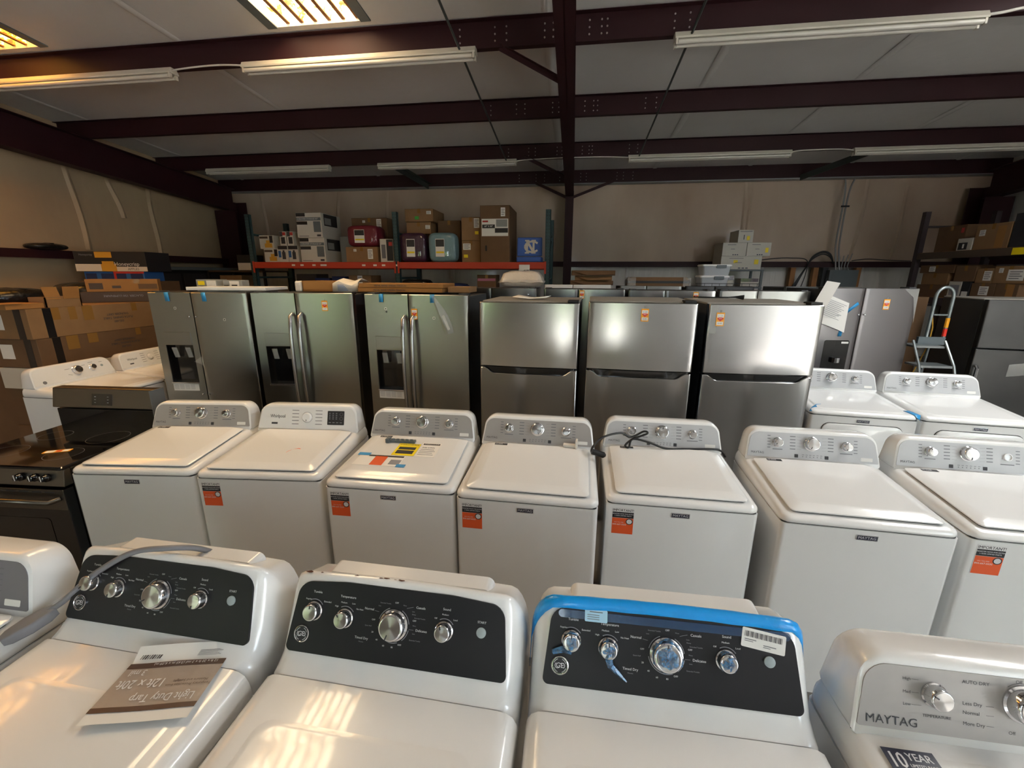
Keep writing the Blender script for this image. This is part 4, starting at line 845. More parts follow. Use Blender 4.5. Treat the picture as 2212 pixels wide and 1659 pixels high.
carton('brown carton with a yellow sticker beneath another carton', -1.71, 7.22, ZS, .31, .4, .345, 'cardboard', stick=[(-.07, .25, .13, .1, 'paper'), (-.09, .10, .07, .05, 'yellow_print')])
carton('brown carton stacked on the yellow-stickered carton', -1.71, 7.22, ZS + .347, .31, .4, .36, 'cardboard', stick=[(.1, .27, .09, .15, 'paper'), (.1, .12, .06, .05, 'yellow_print')])
t = carton('tall brown carton with a white appliance label, tallest on the orange rack', -1.28, 7.07, ZS, .475, .85, .86, 'cardboard_dark', tape_=False, stick=[(.13, .76, .07, .13, 'paper')])
printed(t, [(-.215, .215, .40, .66, 'paper'), (-.205, .0, .52, .575, 'black_print'), (.0, .21, .45, .52, 'black_print'), (.02, .2, .54, .65, 'carton_grey'), (-.2, -.11, .61, .635, 'red_print')]); text('60" X 80"', .035, 'print_white', FRONT(-.1, -.0045, .548), t, .01)
MB().prism(rrect(-.16, -.13, .17, .26, .014, 4), 0, .0012).build('hand_hole', 'gasket', t, FRONT(0, 0, 0)); 
ch = thing('stadium_seat', 'blue stadium seat with a white interlocked letter emblem', 'seat', (-.73, 7.08, ZS))
MB().box(-.205, .205, 0, .3, .0, .085).build('seat_cushion', 'college_blue', ch, smooth=0, bevel=.02); bk = MB().add([(-.205, .06, .095), (.205, .06, .095), (.205, .11, .095), (-.205, .11, .095), (-.2, .09, .385), (.2, .09, .385), (.2, .14, .385), (-.2, .14, .385)], [(0, 3, 2, 1), (4, 5, 6, 7), (0, 1, 5, 4), (1, 2, 6, 5), (2, 3, 7, 6), (3, 0, 4, 7)]).build('backrest', 'college_blue', ch, smooth=0, bevel=.015)
EM = frame((.01, .0735, .24), (1, 0, 0), (0, .03, .29))
def bar2(b, x0, y0, x1, y1, w):
    d = Vector((x1 - x0, y1 - y0)).normalized(); n = Vector((-d.y, d.x)) * w / 2
    b.add([(x0 - n.x, y0 - n.y, 0), (x1 - n.x, y1 - n.y, 0), (x1 + n.x, y1 + n.y, 0), (x0 + n.x, y0 + n.y, 0), (x0 - n.x, y0 - n.y, .002), (x1 - n.x, y1 - n.y, .002), (x1 + n.x, y1 + n.y, .002), (x0 + n.x, y0 + n.y, .002)], [(4, 5, 6, 7), (0, 1, 5, 4), (1, 2, 6, 5), (2, 3, 7, 6), (3, 0, 4, 7)])
b = MB(); bar2(b, -.05, -.1, -.05, .1, .032); bar2(b, .055, -.1, .055, .1, .032); bar2(b, -.055, .09, .06, -.09, .036)
for x, y in ((-.05, .095), (.055, -.095), (-.05, -.095), (.055, .095)): bar2(b, x - .035, y, x + .035, y, .022)
A_ = [(.03 + .115 * math.cos(R(a)), .082 * math.sin(R(a))) for a in range(40, 321, 20)]
for k in range(len(A_) - 1): bar2(b, *A_[k], *A_[k + 1], .03)
o = b.build('emblem', 'off_white', bk, EM, smooth=0); o['label'] = 'white interlocked N and C emblem'
# under the orange shelf
ZL = 1.522
carton('brown carton with a tall white label under the orange shelf', -3.75, 7.3, ZL, .42, .4, .42, 'cardboard', stick=[(.0, .33, .09, .17, 'paper')])
carton('navy boxed goods under the orange shelf, nearest the brown carton', -4.18, 7.35, ZL, .26, .3, .40, 'navy_box', tape_=False); carton('navy boxed goods with a white cap under the orange shelf', -4.5, 7.35, ZL, .28, .3, .37, 'navy_box', tape_=False, stick=[(0, .3, .06, .06, 'gold_print')])
carton('grey carton low on the rack behind the navy boxes', -4.9, 7.5, ZL, .4, .4, .44, 'brown_box', tape_=False)
bag('dark bundled bag under the middle of the orange shelf', -2.7, 7.15, ZL, .5, .35, .36, 'black_plastic', name='plastic_bag', insert=False); bag('dark blue plastic bag under the orange shelf', -2.1, 7.1, ZL, .65, .35, .30, 'navy_box', name='plastic_bag', insert=False)
carton('pink and brown shoe carton under the orange shelf', -1.45, 7.2, ZL, .32, .35, .44, 'cardboard_dark', stick=[(0, .36, .3, .04, 'pink_box')])
sg_ = thing('price_sign', 'white price card clipped to the orange beam', 'sign', (-.79, 6.975, 2.0)); plate('card', -.085, .085, 0, .12, .003, 'paper', FRONT(), sg_); text('41.99', .035, 'ink', FRONT(.03, -.0035, .03), sg_, .02)
# dim corner
sh = thing('storage_shelf', 'black metal shelf unit between the corner column and the rack', 'shelf', (-6.3, 7.45, 0))
for x in (-.58, .58):
    for y in (0, .7): MB().box(x - .02, x + .02, y, y + .04, 0, 2.02).build('post', 'gasket', sh, smooth=0)
for z in (1.58, 1.99, 1.0, .4): MB().box(-.6, .6, 0, .74, z, z + .03).build('shelf', 'brown_box', sh, smooth=0)
carton('black and cream apple-style carton on top of the black shelf unit', -6.13, 7.5, 2.022, .28, .35, .28, 'dark_box', tape_=False, stick=[(0, .07, .27, .13, 'off_white')])
t = carton('tan keg-like carton with a dark band on the black shelf', -6.5, 7.55, 1.612, .46, .4, .32, 'cardboard', tape_=False); printed(t, [(-.23, .23, .1, .2, 'dark_box')])
carton('small yellow and red carton on the black shelf', -6.8, 7.5, 1.612, .09, .1, .13, 'yellow_print', tape_=False, flaps=False, stick=[(0, .04, .088, .07, 'red_print')])
lk = thing('steel_locker', 'long black steel locker along the side wall behind the apple carton', 'locker', (-7.35, 7.5, 0))
MB().box(-.3, .3, -1.15, 1.25, 0, 2.02).build('body', 'gasket', lk, smooth=0, bevel=.01); MB().box(-.31, .33, -1.17, 1.27, 2.02, 2.075).build('top_rail', 'electric_grey', lk, smooth=0, bevel=.006)
for y in (-.75, -.15, .45, 1.0): MB().box(.3, .312, y - .27, y + .27, .05, 1.96).build('door', 'dark_box', lk, smooth=0, bevel=.003)
for z, h in ((0, .6), (.602, .6), (1.204, .64)): carton('brown carton in the support stack under the apple carton, %s' % ('lowest', 'middle', 'topmost')[int(z / .6)], -6.62, 5.5, z, 1.0, .6, h, 'cardboard_dark', rz=12)
for k, (x, w, lb) in enumerate(((-6.9, .42, 'blue grocery carton under the apple carton, nearest the wall'), (-6.46, .42, 'blue and red grocery carton under the apple carton'))):
    t = carton(lb, x, 5.54 + k * .05, 1.846, w, .4, .14, 'blue_box', rz=12, tape_=False, flaps=False); printed(t, [(-w * .45, -w * .1, .03, .11, 'navy_box'), (w * .05, w * .45, .03, .11, 'navy_box')] + ([(-w * .5, -w * .42, 0, .14, 'red_print'), (-w * .5, w * .5, .11, .138, 'red_print')] if k else []))
t = carton('black apple carton lettered Honeycrisp, on the blue grocery cartons', -6.68, 5.55, 1.988, .98, .5, .28, 'dark_box', rz=12, tape_=False, flaps=False, name='apple_box')
printed(t, [(-.49, -.14, .0, .1, 'off_white'), (-.14, .07, .0, .1, 'gold_print'), (-.12, .04, .1, .14, 'gold_print'), (.07, .49, .0, .065, 'off_white'), (-.2, .03, .19, .27, 'gold_print')]); text('Honeycrisp', .075, 'print_white', FRONT(.22, -.004, .1), t, .005); text('APPLES', .05, 'ink', FRONT(.3, -.004, .03), t); text('Honeycrisp', .04, 'print_grey', FRONT(-.32, -.004, .23), t)
# long table cartons lying diagonally
DA = 90; dx, dy = math.cos(R(DA)), math.sin(R(DA)); LP = lambda s, o=0: (-5.15 + dx * s - dy * o, 3.42 + dy * s + dx * o)
x, y = LP(.95); carton('brown carton with black tape at the bottom of the table carton stack', x, y, 0, 1.86, .55, .42, 'cardboard_dark', rz=DA, seam='tape_black')
carton('brown carton with a white label second from the bottom of the table carton stack', x, y, .422, 1.84, .53, .4, 'cardboard_dark', rz=DA, seam='tape_black')
x, y = LP(.9); carton('pale foam-padded carton right under the long table cartons', x, y, .824, 1.8, .54, .218, 'carton_white', rz=DA, flaps=False, tape_=False)
def long_carton(label, s0, s1, z, h, d, m, words, tapes=(), black=True, o=0, letters='ink', at=None, rz=90):
    x, y = at or LP((s0 + s1) / 2, o); w = s1 - s0; t = carton(label, x, y, z, w, d, h, m, rz=rz, tape_=False, name='long_carton')
    for tx, tw, th in tapes: MB().box(tx, tx + tw, -.0015, -.0002, h - th, h).box(tx, tx + tw, 0, .06, h + .0004, h + .0014).build('tape_strip', 'packing_tape', t, smooth=0)
    if black:
        MB().box(-w / 2 + .13, -w / 2 + .2, -.0016, 0, 0, h).build('tape_band', 'tape_black', t, smooth=0); MB().box(-w / 2 - .0016, -w / 2, .07, .15, 0, h).build('tape_band', 'tape_black', t, smooth=0); MB().box(-w / 2 - .0016, -w / 2, .3, .45, h * .3, h * .8).build('shipping_label', 'paper', t, smooth=0)
    for k, wd in enumerate(words): text(wd, .033, letters, FRONT(-.12, -.003, h * .62 - k * .04) @ RZ(180), t, .004)
    return t
long_carton('long brown table carton, lower of two with black tape', 0, 1.9, 1.044, .288, .52, 'cardboard_dark', ['THUNDER GREY', 'PLATA DINING TABLE', 'DEL480'], [(-.7, .11, .14), (-.5, .1, .1), (.02, .06, .08), (.55, .05, .07)])
long_carton('long brown table carton, upper of two with black tape', -.02, 1.88, 1.334, .29, .52, 'cardboard', ['THUNDER GREY', 'PLATA DINING TABLE', 'DEL480'], [(-.75, .07, .12), (-.6, .07, .13), (-.47, .1, .15), (.05, .06, .09), (.5, .06, .07)])
long_carton('long flat black fixture carton on the table cartons', 0, 1.0, 1.626, .12, .26, 'brown_box', ['GLACIER 150 LUMINAIRE'], [], False, .03, 'print_grey', (-5.245, 4.58), 40)
t = long_carton('long tan carton lying on the black fixture carton', 0, .66, 1.748, .145, .24, 'cardboard_orange', [], [(.1, .06, .05)], False, .04, 'ink', (-5.34, 4.52), 40); printed(t, [(-.3, -.18, .03, .1, 'brown_box'), (-.1, -.02, .04, .07, 'brown_box'), (.14, .32, .03, .09, 'cardboard_dark')])
oc = thing('open_carton', 'small open brown carton with raised flaps on the table cartons', 'box', (*LP(.33, .02), 1.626), DA)
MB().box(-.16, .16, 0, .01, 0, .1).box(-.16, .16, .2, .21, 0, .1).box(-.16, -.15, 0, .21, 0, .1).box(.15, .16, 0, .21, 0, .1).build('carton', 'cardboard', oc, smooth=0)
for x0, x1, lean in ((-.15, -.02, .3), (0, .15, -.15)): MB().add([(x0, -.003, .08), (x1, -.003, .08), (x1, -.003 + lean * .1, .2), (x0, -.003 + lean * .1, .2)], [(0, 1, 2, 3)]).build('flap', 'cardboard_orange', oc, smooth=0).modifiers.new('s', 'SOLIDIFY').thickness = .004
tr = thing('flat_carton', 'flattened tan carton tray at the near end of the table cartons', 'box', (*LP(-.12, .03), 1.626), DA); MB().box(-.02, .28, 0, .35, 0, .05).box(-.2, .1, -.02, .2, .05, .056).build('carton', 'cardboard_orange', tr, smooth=0, bevel=.004)
x, y = LP(.9, .6); carton('tall brown carton behind the table cartons carrying black bags', x, y, 0, 1.6, .6, 1.6, 'cardboard_dark', rz=DA)
x, y = LP(.95, .9); bag('crumpled black plastic bag behind the table cartons, taller one', x, y, 1.602, .6, .7, .25, 'black_plastic', name='plastic_bag', insert=False, e=.7); x, y = LP(.2, .95); bag('crumpled black plastic bag behind the table cartons, nearest the wall', x, y, 1.602, .55, .6, .2, 'black_plastic', name='plastic_bag', insert=False, e=.7)
bag('dark cloth bundle draped over the side wall girt', -7.72, 5.3, 2.285, .3, .5, .1, 'black_plastic', name='cloth_bundle', cat='cloth', insert=False, e=.8)
# ---------------------------------------------------------------- goods on top of the refrigerators
wp = thing('white_panel', 'flat white panel lying on top of the first side-by-side fridge', 'panel', (-3.18, 3.62, 1.812), 6); MB().box(-.37, .38, -.02, .36, 0, .03).build('board', 'white_plastic', wp, smooth=0, bevel=.004); MB().box(-.3, .3, .05, .06, -.025, 0).box(-.3, .3, .3, .31, -.025, 0).build('spacer_strip', 'clear_film', wp, smooth=0)
for k, (xx, lb) in enumerate(((-3.78, 'grey and white carton with a yellow sticker, behind the panel edge'), (-3.52, 'grey and white carton with a round black logo beside it'))):
    pass
def whitebox(label, x, y, z, w, d, h, rz=0, marks=True):
    t = carton(label, x, y, z, w, d, h, 'carton_white', rz=rz, tape_=False)
    if marks: printed(t, [(-w * .3, w * .05, h * .82, h * .86, 'ink_light'), (-w * .15, w * .02, h * .5, h * .54, 'ink_light')] + [(w * (-.06 + .09 * k), w * (.0 + .09 * k), h * .06, h * .14, 'navy_badge') for k in range(3)])
    return t
t = carton('grey and white carton with a yellow sticker beside the tan long carton', -3.73, 4.0, 1.788, .22, .16, .115, 'carton_grey', rz=6, tape_=False); printed(t, [(.0, .1, .02, .105, 'paper'), (-.09, -.02, .06, .1, 'yellow_print'), (-.07, -.03, .01, .05, 'black_print')])
t = carton('grey and white carton with a barcode sticker nearest the white panel', -3.47, 4.04, 1.788, .2, .12, .11, 'carton_grey', rz=6, tape_=False); printed(t, [(-.03, .07, .02, .1, 'paper'), (-.01, .05, .05, .065, 'ink'), (-.09, -.04, .01, .06, 'black_print')])
tb = thing('open_tray', 'shallow tan tray wrapped in printed paper on the handled fridge', 'tray', (-2.36, 3.86, 1.80), 7.5)
MB().box(-.2, .1, 0, .3, 0, .018).box(-.2, .1, 0, .008, 0, .1).box(-.2, .1, .29, .3, 0, .1).box(-.2, -.192, 0, .3, 0, .1).build('tray', 'cardboard_orange', tb, smooth=0); MB().box(-.27, -.205, -.01, .3, 0, .098).build('wrapped_end', 'off_white', tb, smooth=0, bevel=.015)
MB().loft([[(.1 + .06 * k, -.03 + .01 * (k % 2), 0), (.1 + .06 * k, -.02, .075 + .02 * math.sin(k * 1.7)), (.1 + .06 * k, .1, .1 + .025 * math.sin(k * 2.1)), (.1 + .06 * k, .3, .09)] for k in range(5)], False, False, closed=False).build('printed_wrap', 'off_white', tb, smooth=40).modifiers.new('s', 'SOLIDIFY').thickness = .004
ticks(tb, FRONT(.2, -.034, .035), [(-.05, -.02 + .012 * i, .05 - .01 * i, -.02 + .012 * i, .004) for i in range(5)] , 'blue_box', 'wrap_print')
for k, (zz, lb) in enumerate(((1.803, 'flat tan carton lettered metal band, lower of two'), (1.843, 'flat tan carton lettered metal band, upper of two'))):
    t = carton(lb, -1.585 + .01 * k, 3.82, zz, .82, .36, .038, 'cardboard_orange', rz=-1, tape_=False, name='flat_carton')
    text('METAL BAND UNDER TENSION', .022, 'ink', FRONT(-.1, -.002, .018), t, .01)
carton('short tan carton end beside the flat metal band cartons', -1.04, 3.86, 1.803, .2, .3, .05, 'cardboard', rz=-1, tape_=False)
bk_ = thing('paper_booklet', 'folded white booklet on top of the bowed fridge', 'paper', (-.34, 3.5, 1.774), -12); MB().loft([[(-.14 + .07 * k, -.05, .003 + .012 * abs(k - 2) * .5), (-.14 + .07 * k, .1, .003 + .01 * abs(k - 2))] for k in range(5)], False, False, closed=False).build('pages', 'paper', bk_, smooth=40).modifiers.new('s', 'SOLIDIFY').thickness = .004
pl = thing('bagged_pillow', 'white pillow in clear plastic on the second-row fridge', 'pillow', (-.62, 5.13, 1.816)); N = 14; top, bot = [], []
for a in range(N + 1):
    for c_ in range(N + 1):
        u, v = -1 + 2 * a / N, -1 + 2 * c_ / N; k = (max(0, 1 - u ** 6) * max(0, 1 - v ** 6)) ** .5; px = .27 * u * (1 - .12 * (1 - v * v) * u * u); py = .2 + .18 * v * (1 - .12 * (1 - u * u) * v * v)
        top.append((px, py, .06 + .13 * k + .006 * math.sin(9 * u + 5 * v))); bot.append((px, py, .06 - .055 * k))
q = lambda r: [(i * (N + 1) + j_, (i + 1) * (N + 1) + j_, (i + 1) * (N + 1) + j_ + 1, i * (N + 1) + j_ + 1) for i in range(N) for j_ in range(N)]
nn = (N + 1) ** 2; MB().add(top + bot, q(0) + [tuple(nn + i for i in reversed(f)) for f in q(0)]).build('pillow', 'pillow_white', pl, smooth=70)
MB().add([(x * 1.05, .2 + (y - .2) * 1.05, z - .004) for x, y, z in bot] + [(x * 1.05, .2 + (y - .2) * 1.05, min(z, .1) + .003) for x, y, z in top], [tuple(nn + i for i in f) for f in q(0) if min(top[i][2] for i in f) < .1]).build('plastic_wrap', 'clear_film', pl, smooth=30)
fc = [('flattened brown carton at the top of the back-row pile', .27, 6.3, 1.958, .60, .07, 'cardboard_dark', 2), ('flattened brown carton in the middle of the back-row pile', .27, 6.33, 1.89, .52, .066, 'cardboard', -3), ('flattened brown carton at the bottom of the back-row pile', .25, 6.32, 1.826, .60, .062, 'cardboard_dark', 1)]
for lb, x, y, z, w, h, m, rz in fc:
    t = carton(lb, x, y, z, w, .4, h, m, rz=rz, tape_=False, name='flattened_carton', stick=[(.15, h * .5, .07, h * .6, 'paper')] if z > 1.95 else None)
    MB().add([(-w / 2, -.002, h * .9), (w / 2, -.002, h * .9), (w / 2 - .02, -.05, h * .25), (-w * .15, -.07, h * .1)], [(0, 3, 2, 1)]).build('flap', m, t, smooth=0).modifiers.new('s', 'SOLIDIFY').thickness = .004
wr_ = thing('wrapped_carton', 'long carton wrapped in shiny brown plastic in the back row', 'box', (1.15, 6.26, 1.815), 0); MB().loft([[(x, y, z) for x, y in rrect(-.4 + i, .42 - i, 0 + i, .4 - i, .03, 4)] for z, i in ((0, 0), (.09, 0), (.125, .03))]).build('carton', 'cardboard_dark', wr_); MB().box(-.405, .425, -.003, .403, .045, .075).build('tape_band', 'tape_black', wr_, smooth=0); [MB().box(a_, c_, -.005, .405, .0, .12).build('plastic_wrap', 'clear_film', wr_, smooth=0) for a_, c_ in ((-.41, -.3), (.33, .43))]
def tote(label, x, y, z):
    t = thing('storage_tote', label, 'tote', (x, y, z)); f = lambda s, z_: [(px * s, .13 + (py - .13) * s, z_) for px, py in rrect(-.19, .19, 0, .26, .03, 4)]
    MB().loft([f(.88, 0), f(.9, .01), f(1.0, .125)], cap1=False).build('tub', 'tote_clear', t); MB().loft([f(1.05, .125), f(1.06, .13), f(1.06, .142), f(1.0, .15)]).build('lid', 'white_plastic', t); MB().box(-.01, .12, -.016, .0, .10, .142).build('latch', 'electric_grey', t, smooth=0, bevel=.004); return t
tote('clear tote with grey latch, lower one of two', 1.945, 6.46, 1.815); tote('clear tote with grey latch, upper one of two', 1.96, 6.46, 1.967)
wk = thing('wire_rack', 'dark wire oven rack lying in front of the clear totes', 'rack', (2.03, 6.2, 1.817)); b = MB()
for k in range(9): b.tube([(-.38 + k * .095, 0, .004), (-.38 + k * .095, .2, .004)], .003, 5)
for z in (.004, .045): b.tube([(-.4, 0, z), (.4, 0, z)], .004, 5)
for k in range(9): b.tube([(-.38 + k * .095, 0, .004), (-.38 + k * .095, 0, .045)], .003, 5)
b.tube([(-.4, .2, .004), (.4, .2, .004)], .004, 5); b.build('wires', 'wire_dark', wk)
cp = thing('power_cord', 'black plug and cord end lying on the widest bowed fridge', 'cord', (1.25, 3.75, 1.782)); MB().tube([(0, 0, .01), (.06, .01, .014), (.12, .0, .012)], [.006, .008, .02], 8).build('plug', 'cord_black', cp); MB().tube([(-.25, .08, .008), (-.12, .03, .008), (0, 0, .01)], .006, 6).build('cord', 'cord_black', cp)
# ---- metal shelf with the white cartons
ms = thing('metal_shelf', 'grey slotted metal shelf unit carrying the white cartons', 'shelf', (3.0, 8.5, 0))
for x in (-.36, .36):
    for y in (0, .5): MB().box(x - .02, x + .02, y, y + .03, 0, 2.05).build('post', 'electric_grey', ms, smooth=0)
for z in (2.05, 1.74, 1.2, .4): MB().box(-.385, .385, -.005, .535, z, z + .025).build('shelf', 'electric_grey', ms, smooth=0)
t = whitebox('wide white carton with two yellow stickers, bottom of the white stack', 2.97, 8.48, 2.077, .69, .5, .23); printed(t, [(-.13, -.06, .11, .16, 'yellow_print'), (.22, .29, .09, .17, 'yellow_print')])
whitebox('white carton without sticker in the middle of the white stack', 2.83, 8.48, 2.309, .405, .5, .23)
t = whitebox('white carton with an open flap in the middle of the white stack', 3.24, 8.48, 2.309, .4, .5, .23); printed(t, [(.11, .16, .06, .14, 'yellow_print')])
t = whitebox('single white carton at the top of the white stack', 3.0, 8.5, 2.541, .25, .45, .215, marks=False); printed(t, [(-.035, -.02, .05, .13, 'ink'), (.02, .07, .04, .11, 'yellow_print'), (-.1, .1, .18, .19, 'ink_light')])
t = carton('white and purple carton on the shelf under the white stack, nearest the post', 3.17, 8.52, 1.767, .3, .3, .15, 'carton_white', tape_=False); printed(t, [(-.15, .15, .09, .15, 'purple_cloth')])
t = carton('white and purple carton on the shelf under the white stack, nearest the totes', 2.79, 8.52, 1.767, .22, .3, .2, 'carton_white', tape_=False); printed(t, [(-.11, .11, .12, .2, 'purple_cloth')])
# ---- electrical corner on the back wall
ep = thing('electrical_panel', 'grey electrical breaker panel on the back wall', 'panel', (5.06, 9.13, 1.4)); MB().box(-.25, .25, 0, .11, 0, .68).build('box', 'electric_grey', ep, smooth=0, bevel=.004); plate('cover', -.2, .2, .05, .62, .006, 'electric_grey', FRONT(), ep, .004); plate('latch', .07, .1, .3, .36, .01, 'gasket', FRONT(0, -.004, 0), ep)
for x, m, lb in ((4.22, 'wood', 'timber stud nearest the metal shelf'), (4.63, 'wood', 'timber stud between the cables'), (5.38, 'wood', 'timber stud past the electrical panel'), (4.8, 'dark_box', 'black painted stud beside the electrical panel')):
    o = struct(MB().box(x - .045, x + .045, 9.262, 9.36, 0, 2.125).build('wall_stud', m, smooth=0)); o['label'] = lb
for x in (4.87, 4.93): cable('conduit', 'thin steel conduit rising from the panel to the eave', [(x + .05, 9.16, 2.08), (x + .03, 9.2, 2.3), (x, 9.22, 2.6), (x, 9.22, 3.4), (x + (.05 if x > 4.9 else -.05), 9.2, 3.68)], .016, 'galvanised', struct_=True)
struct(MB().box(4.83, 4.97, 9.19, 9.2, 3.2, 3.23).build('conduit_clip', 'gasket', smooth=0))
for k in range(5): cable('panel_wire', 'loose wire entering the breaker panel', [(4.9 + .06 * k, 9.16, 2.085), (4.92 + .05 * k, 9.18, 2.16), (4.9 + .07 * k, 9.2, 2.3 + .02 * k)], .009, 'galvanised', struct_=True)
for k, dz in enumerate((0, .03, .05)): cable('loop_cable', 'dark cable looped over the girt', [(4.25 - .03 * k, 9.2, 1.7), (4.34, 9.2, 1.95 + dz), (4.42, 9.2, 2.15), (4.5, 9.2, 2.28 + dz), (4.66, 9.2, 2.37 + dz), (4.8, 9.2, 2.32 + dz), (4.88, 9.2, 2.2)], .012, 'wire_dark', struct_=True)
cable('loop_cable', 'dark cable draped along the top of the girt', [(3.5, 9.22, 2.25), (3.8, 9.2, 2.29), (4.1, 9.2, 2.3), (4.4, 9.2, 2.26), (4.42, 9.2, 2.0), (4.36, 9.2, 1.7)], .009, 'wire_dark', struct_=True)
cable('loop_cable', 'dark cable draped beyond the electrical panel', [(5.2, 9.22, 2.25), (5.45, 9.2, 2.28), (5.8, 9.2, 2.26), (6.2, 9.22, 2.245)], .008, 'wire_dark', struct_=True)
# ---- rack along the far side wall
rs = thing('storage_rack', 'dark steel storage rack with a plank shelf along the side wall', 'rack', (0, 0, 0))
for y in (8.25, 5.45):
    for x in (5.6, 6.6): MB().box(x - .004, x + .07, y - .04, y + .04, 0, 2.98).build('upright', 'rack_dark', rs, smooth=0)
    for z in (2.75, 1.5, .6): MB().tube([(5.63, y, z), (6.63, y, z)], .018, 6).build('brace', 'rack_dark', rs)
for z in (2.235, 1.55):
    for x in (5.59, 6.64): MB().box(x, x + .045, 5.5, 8.2, z, z + .1).build('shelf_beam', 'brown_box' if x < 6 and z > 2 else 'rack_dark', rs, smooth=0, bevel=.004)
    MB().box(5.62, 6.65, 5.5, 8.2, z + .085, z + .105).build('shelf_deck', 'wood', rs, smooth=0)
MB().tube([(6.6, 5.45, 2.74), (6.6, 8.25, 2.74)], .02, 6).build('back_tie', 'rack_dark', rs)
plate('beam_label', -.3, -.0, 0, .085, .002, 'yellow_print', frame((5.588, 6.3, 2.243), (0, -1, 0), (0, 0, 1)), rs)
def rbox(label, y0, y1, z, h, m='cardboard', d=.5, stick=None, x=5.66, **k): return carton(label, x, (y0 + y1) / 2, z, abs(y1 - y0), d, h, m, rz=-90, stick=stick, **k)
U = 2.342; Lw = 1.657
rbox('brown carton high on the side rack nearest the upright', 7.58, 8.1, U, .38, 'cardboard_dark', d=.7, stick=[(.2, .3, .05, .07, 'red_print')], x=5.75)
t = rbox('white carton printed with a dark lamp on the upper side shelf', 7.31, 7.56, U, .17, 'carton_white', d=.3, tape_=False); printed(t, [(-.1, .05, .01, .11, 'dark_box'), (-.03, .0, .03, .09, 'paper')])
rbox('brown carton with white labels on the upper side shelf', 6.78, 7.29, U, .33, 'cardboard', stick=[(-.15, .22, .09, .08, 'paper'), (.13, .15, .12, .28, 'cardboard_orange')])
rbox('dark carton at the near end of the upper side shelf', 6.3, 6.76, U, .42, 'dark_box', stick=[(.12, .2, .14, .3, 'carton_grey')], tape_=False)
rbox('brown carton in the lower row of the side rack nearest the upright', 7.55, 8.15, Lw, .185, 'cardboard_dark'); rbox('squat brown carton stacked second on the lower side shelf', 7.58, 8.08, Lw + .187, .175, 'cardboard'); rbox('flat brown carton topping the stack on the lower side shelf', 7.50, 8.16, Lw + .364, .12, 'cardboard_dark', stick=[(-.08, .06, .12, .08, 'paper')])
t = rbox('pinkish white carton printed with a round grille', 7.31, 7.53, Lw, .24, 'carton_white', d=.25, tape_=False); printed(t, [(-.08, .08, .04, .19, 'print_grey')])
t = rbox('slim black and white carton beside the grille carton', 7.16, 7.30, Lw, .24, 'dark_box', d=.25, tape_=False); printed(t, [(-.05, .05, .03, .1, 'paper')])
rbox('brown carton with a barcode label on the lower side shelf', 6.78, 7.14, Lw, .22, 'cardboard_dark', stick=[(.02, .12, .14, .12, 'paper')]); rbox('brown carton with a tan tape on the lower side shelf', 6.46, 6.77, Lw, .22, 'cardboard_dark', stick=[(.05, .11, .1, .21, 'cardboard_orange')])
rbox('reddish carton standing on the grille carton', 7.13, 7.47, Lw + .242, .22, 'cardboard_dark'); rbox('brown carton with a crowded white label stacked on the barcode carton', 6.86, 7.11, Lw + .222, .2, 'cardboard', stick=[(.05, .1, .12, .13, 'paper')]); rbox('brown carton with a long white label stacked near the end', 6.4, 6.85, Lw + .222, .225, 'cardboard', stick=[(.08, .11, .22, .14, 'paper'), (-.13, .17, .06, .06, 'paper')])
for k, (z, h) in enumerate(((0, .6), (.602, .55), (1.154, .56))): carton('dim brown carton stacked behind the ladder, %s' % ('lowest', 'middle', 'topmost')[k], 4.2, 6.1, z, .45, .5, h, 'cardboard_dark', rz=-4 + 5 * k)
# ---- rolling ladder
ld = thing('step_ladder', 'grey rolling step ladder with a looped handrail beside the dark fridge', 'ladder', (3.62, 4.6, 0), 0)
for k, (z, y, w) in enumerate(((1.28, .26, .28), (1.10, .12, .30), (.80, -.04, .32), (.48, -.2, .34))):
    s = MB().box(-w / 2, w / 2, y, y + .2, z - .02, z).build('step', 'ladder_grey', ld, smooth=0, bevel=.003); plate('step_edge', -w / 2, w / 2, -.022, .0, .003, 'galvanised', FRONT(0, y - .0005, z), s)
for s in (-1, 1):
    MB().tube([(s * .145, .28, 1.33), (s * .155, .12, 1.1), (s * .19, -.28, 0.02)], .012, 8).build('front_leg', 'ladder_grey', ld); MB().tube([(s * .13, .44, 1.28), (s * .16, .56, .02)], .012, 8).build('rear_leg', 'ladder_grey', ld)
MB().tube([(.08, .44, 1.3), (.08, .44, 1.75)] + [(.16 - .08 * math.cos(R(a)), .44, 1.765 + .095 * math.sin(R(a))) for a in range(0, 181, 20)] + [(.24, .44, 1.75), (.24, .44, 1.3)], .016, 8).build('handrail', 'ladder_grey', ld, smooth=60)
MB().tube([(.085, .44, 1.58), (.235, .44, 1.58)], .009, 6).build('handrail_rung', 'ladder_grey', ld); MB().tube([(.24, .44, 1.45), (.24, .44, 1.55)], .0175, 8).build('warning_sleeve', 'safety_orange', ld); MB().tube([(.24, .44, 1.36), (.24, .44, 1.44)], .0175, 8).build('warning_sleeve', 'safety_red', ld); MB().box(.0, .25, .42, .45, 1.27, 1.35).build('rail_plate', 'electric_grey', ld, smooth=0)
MB().tube([(.11, .46, 1.55), (.14, .47, 1.45), (.14, .47, 1.25), (.08, .5, .95)], .006, 6).build('yellow_strap', 'gold_print', ld)
